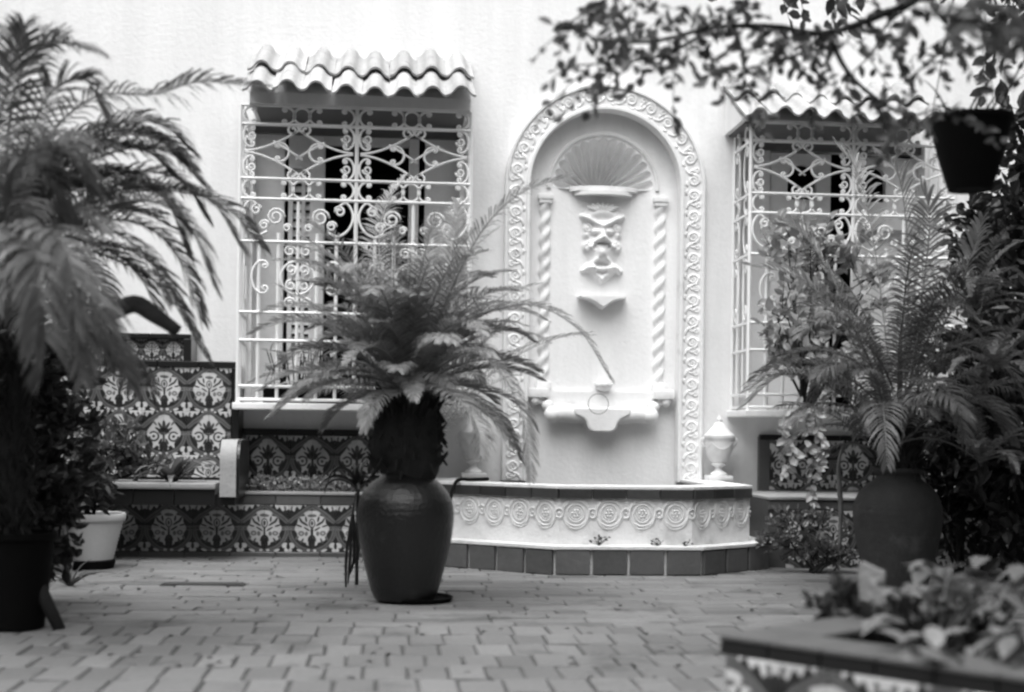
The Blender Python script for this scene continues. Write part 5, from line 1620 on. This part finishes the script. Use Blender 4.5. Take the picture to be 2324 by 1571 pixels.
for i in range(9):
    p = arch(hc + Vector((hr_.uniform(-.08, .08), hr_.uniform(-.05, .05), -.02)), hr_.uniform(0, 6.28), R(hr_.uniform(55, 88)), R(hr_.uniform(20, 150)), hr_.uniform(.08, .42), 9)
    m.tube(p, [.006, .005, .005, .004, .004, .003, .003, .002, .002, .001], 4)
    for q in p[3:]:
        if hr_.random() < .4: small_leaf(m, q, rdir(hr_), .035, .018, hr_)
m.build('dry_plant', MAT['leaf_dark'], hpn, fix=False)

# ================================================================== near raised planter
CZ = .294
A0 = at(1632, 1442, 3.3); A0.z = CZ
A1 = onZ(2420, 1551, CZ); A2d = Vector((-(A1 - A0).y, (A1 - A0).x, 0)).normalized()
d1 = (A1 - A0).normalized(); d1.z = 0
if A2d.y < 0: A2d = -A2d
pr0 = empty('raised_planter', (A0.x, A0.y, 0), 'near raised planter with black tiled cap, blurred at the corner', 'planter')
def wallrun(o, d, nrm, l, w_, nm):
    """a low wall from o along d, thickness along nrm (inward)"""
    c = MB(); q = [o, o + d * l, o + d * l + nrm * w_, o + nrm * w_]
    c.plan([(p.x, p.y) for p in q], -.01, CZ - .045); c.build('planter_wall', MAT['cement'], pr0)
l1_ = (A1 - A0).length
wallrun(A0 + d1 * .012 + A2d * .012, d1, A2d, l1_, .13, 'a'); wallrun(A0 + d1 * .012 + A2d * .1425, A2d, d1, 1.1, .13, 'b')
n = 6; l = l1_ / n
cm = MB(); cm.box(0, l - .003, 0, .17, -.012, 0, bev=.004); cme = cm.mesh('cap_slab', MAT['cap'], fix=True)
em = MB(); em.box(0, l - .004, .004, .168, -.047, -.0125, bev=.005); eme = em.mesh('edge_tile', MAT['tile_black'], fix=True)
for nm_, me_, cnt_ in (('cap_slab', cme, 0), ('edge_tile', eme, 0)):
    for i in range(n): link(nm_, me_, pr0, loc=Vector((A0.x, A0.y, CZ)) + d1 * (l * i) - Vector(pr0.location), rot=(0, 0, math.atan2(d1.y, d1.x)))
    for i in range(5): link(nm_, me_, pr0, loc=Vector((A0.x, A0.y, CZ)) + A2d * (.174 + l * i + l) - Vector(pr0.location), rot=(0, 0, math.atan2(d1.y, d1.x) - math.pi / 2))
sp_ = .1427
key = lambda i, j: tm.setdefault((round(sp_, 4), i % 2 == 0, j % 2 == 0, 'tile'), tile_mesh(sp_, 1 if i % 2 == 0 else 0, 1 if j % 2 == 0 else 0))
for i in range(int(l1_ / sp_)):
    for j in range(2):
        link('painted_tile', key(i, j), pr0, loc=A0 + d1 * (.02 + sp_ * (i + .5)) + Vector((0, 0, -.047 - sp_ * (j + .5))) - Vector(pr0.location) + A2d * .001, rot=(0, 0, math.atan2(d1.y, d1.x)))
m = MB(); q = [A0 + d1 * .1 + A2d * .1, A0 + d1 * (l1_ + .2) + A2d * .1, A0 + d1 * (l1_ + .2) + A2d * 1.3, A0 + d1 * .1 + A2d * 1.3]
m.add([(p.x, p.y, CZ - .07) for p in q], [(0, 1, 2, 3)]); m.build('soil', MAT['soil'], pr0, fix=False)
# broad pale leaves in it
fp = random.Random(101)
for ci, (u, v, d, cnt, lab) in enumerate(((2140, 1360, 3.35, 34, 'blurred pale-leaved plant in the near planter beside the post'), (2230, 1310, 3.6, 34, 'blurred pale-leaved plant at the far end of the near planter'), (2210, 1480, 2.95, 24, 'blurred pale-leaved plant lowest in the near planter'))):
    c = at(u, v, d)
    t = empty('foliage_plant', (c.x, c.y, CZ - .07), lab, 'plant', 'pale-leaved plants in the near planter')
    m = MB(); s_ = MB()
    for i in range(cnt):
        p = Vector((c.x + fp.uniform(-.04, .04), c.y + fp.uniform(-.04, .04), CZ - .07))
        q = c + Vector((fp.uniform(-.16, .16), fp.uniform(-.13, .13), fp.uniform(-.10, .05)))
        s_.tube(smooth_path([p, p.lerp(q, .6) + Vector((0, 0, .02)), q], 4), .004, 4, cap=False)
        leaf(m, q, (fp.uniform(-1, 1), fp.uniform(-1, .6), fp.uniform(-.3, .7)), fp.uniform(.055, .10), fp.uniform(.035, .06), None, .6)
    m.build('foliage', MAT['leaf_planter'], t, fix=False); s_.build('stem', MAT['leaf_dark'], t, fix=False)
c = at(1930, 1385, 3.7)
bush('planter_shrub', (c.x, c.y, CZ - .07), [(c, (.10, .10, .07)), (c + Vector((.16, .02, -.02)), (.10, .10, .06))], 200, .05, MAT['leaf_dark'], 'dark low plant round the foot of the wooden post', 'plant', 103)
# cut post
pt = at(1974, 1275, 3.75); pb_ = Vector((pt.x + .0, pt.y, CZ - .09))
t = empty('wooden_post', pb_, 'stubby weathered wooden post with a slanted cut top', 'post')
m = MB(); hgt = pt.z - pb_.z
ringp = []
for j, (f, r_) in enumerate(((0, .034), (.5, .036), (.82, .037), (1.0, .036))):
    for i in range(4):
        a = i * math.pi / 2 + math.pi / 4 - .25
        x, y_ = math.cos(a) * r_ * 1.3, math.sin(a) * r_ * 1.3
        m.v.append((pb_.x + x + f * .02 - .012, pb_.y + y_, pb_.z + hgt * f + (-.45 * x - .012 if f > .95 else 0)))
for j in range(3):
    for i in range(4): m.f.append((j * 4 + i, j * 4 + (i + 1) % 4, (j + 1) * 4 + (i + 1) % 4, (j + 1) * 4 + i)); m.m.append(0)
m.f.append((12, 13, 14, 15)); m.m.append(0)
po = m.build('post_shaft', MAT['wood'], t)
md = po.modifiers.new('soft', 'BEVEL'); md.width = .006; md.segments = 2
m = MB(); q0 = pb_ + Vector((-.075, .02, 0)); m.tube([q0, q0 + Vector((-.005, 0, hgt * .45)), q0 + Vector((-.012, 0, hgt * .74))], [.020, .019, .015], 8); m.build('side_stake', MAT['bark'], t, smooth=True)

# leaf litter on the paving
fl = random.Random(121); m = MB()
for i in range(90):
    q = onZ(fl.uniform(150, 1900), fl.uniform(1300, 1545))
    if q.y > -1.7 and q.x > -1.3: continue
    q.z = .006
    a = fl.uniform(0, 6.28); leaf(m, q, (math.cos(a), math.sin(a), .12), fl.uniform(.025, .05), fl.uniform(.012, .022), None, .5)
tag(m.build('fallen_leaves', MAT['leaf_dark'], fix=False), 'small dark dry leaves scattered on the paving', 'leaves', None, 'stuff')

# weeds on the kerb
for u, v, sz, lb_ in ((1360, 1236, 1.0, 'largest weed tuft growing on the fountain kerb'), (1492, 1238, .8, 'middle weed tuft growing on the fountain kerb'), (1556, 1238, .6, 'smallest weed tuft growing on the fountain kerb')):
    q = onY(u, v, by + .075); q.z = KZ + .004
    t = empty('weed', q, lb_, 'weed', 'weeds on the fountain kerb'); m = MB(); s_ = MB()
    for i in range(int(16 * sz)):
        e = q + Vector((fl.uniform(-.05, .05) * sz, fl.uniform(-.02, .02), fl.uniform(.01, .05) * sz))
        s_.tube([q, e], .0015, 3, cap=False); small_leaf(m, e, (fl.uniform(-1, 1), fl.uniform(-1, .3), fl.uniform(-.2, .8)), .022 * sz + .006, .012, fl)
    m.build('foliage', MAT['leaf_dark'], t, fix=False); s_.build('stem', MAT['leaf_dark'], t, fix=False)
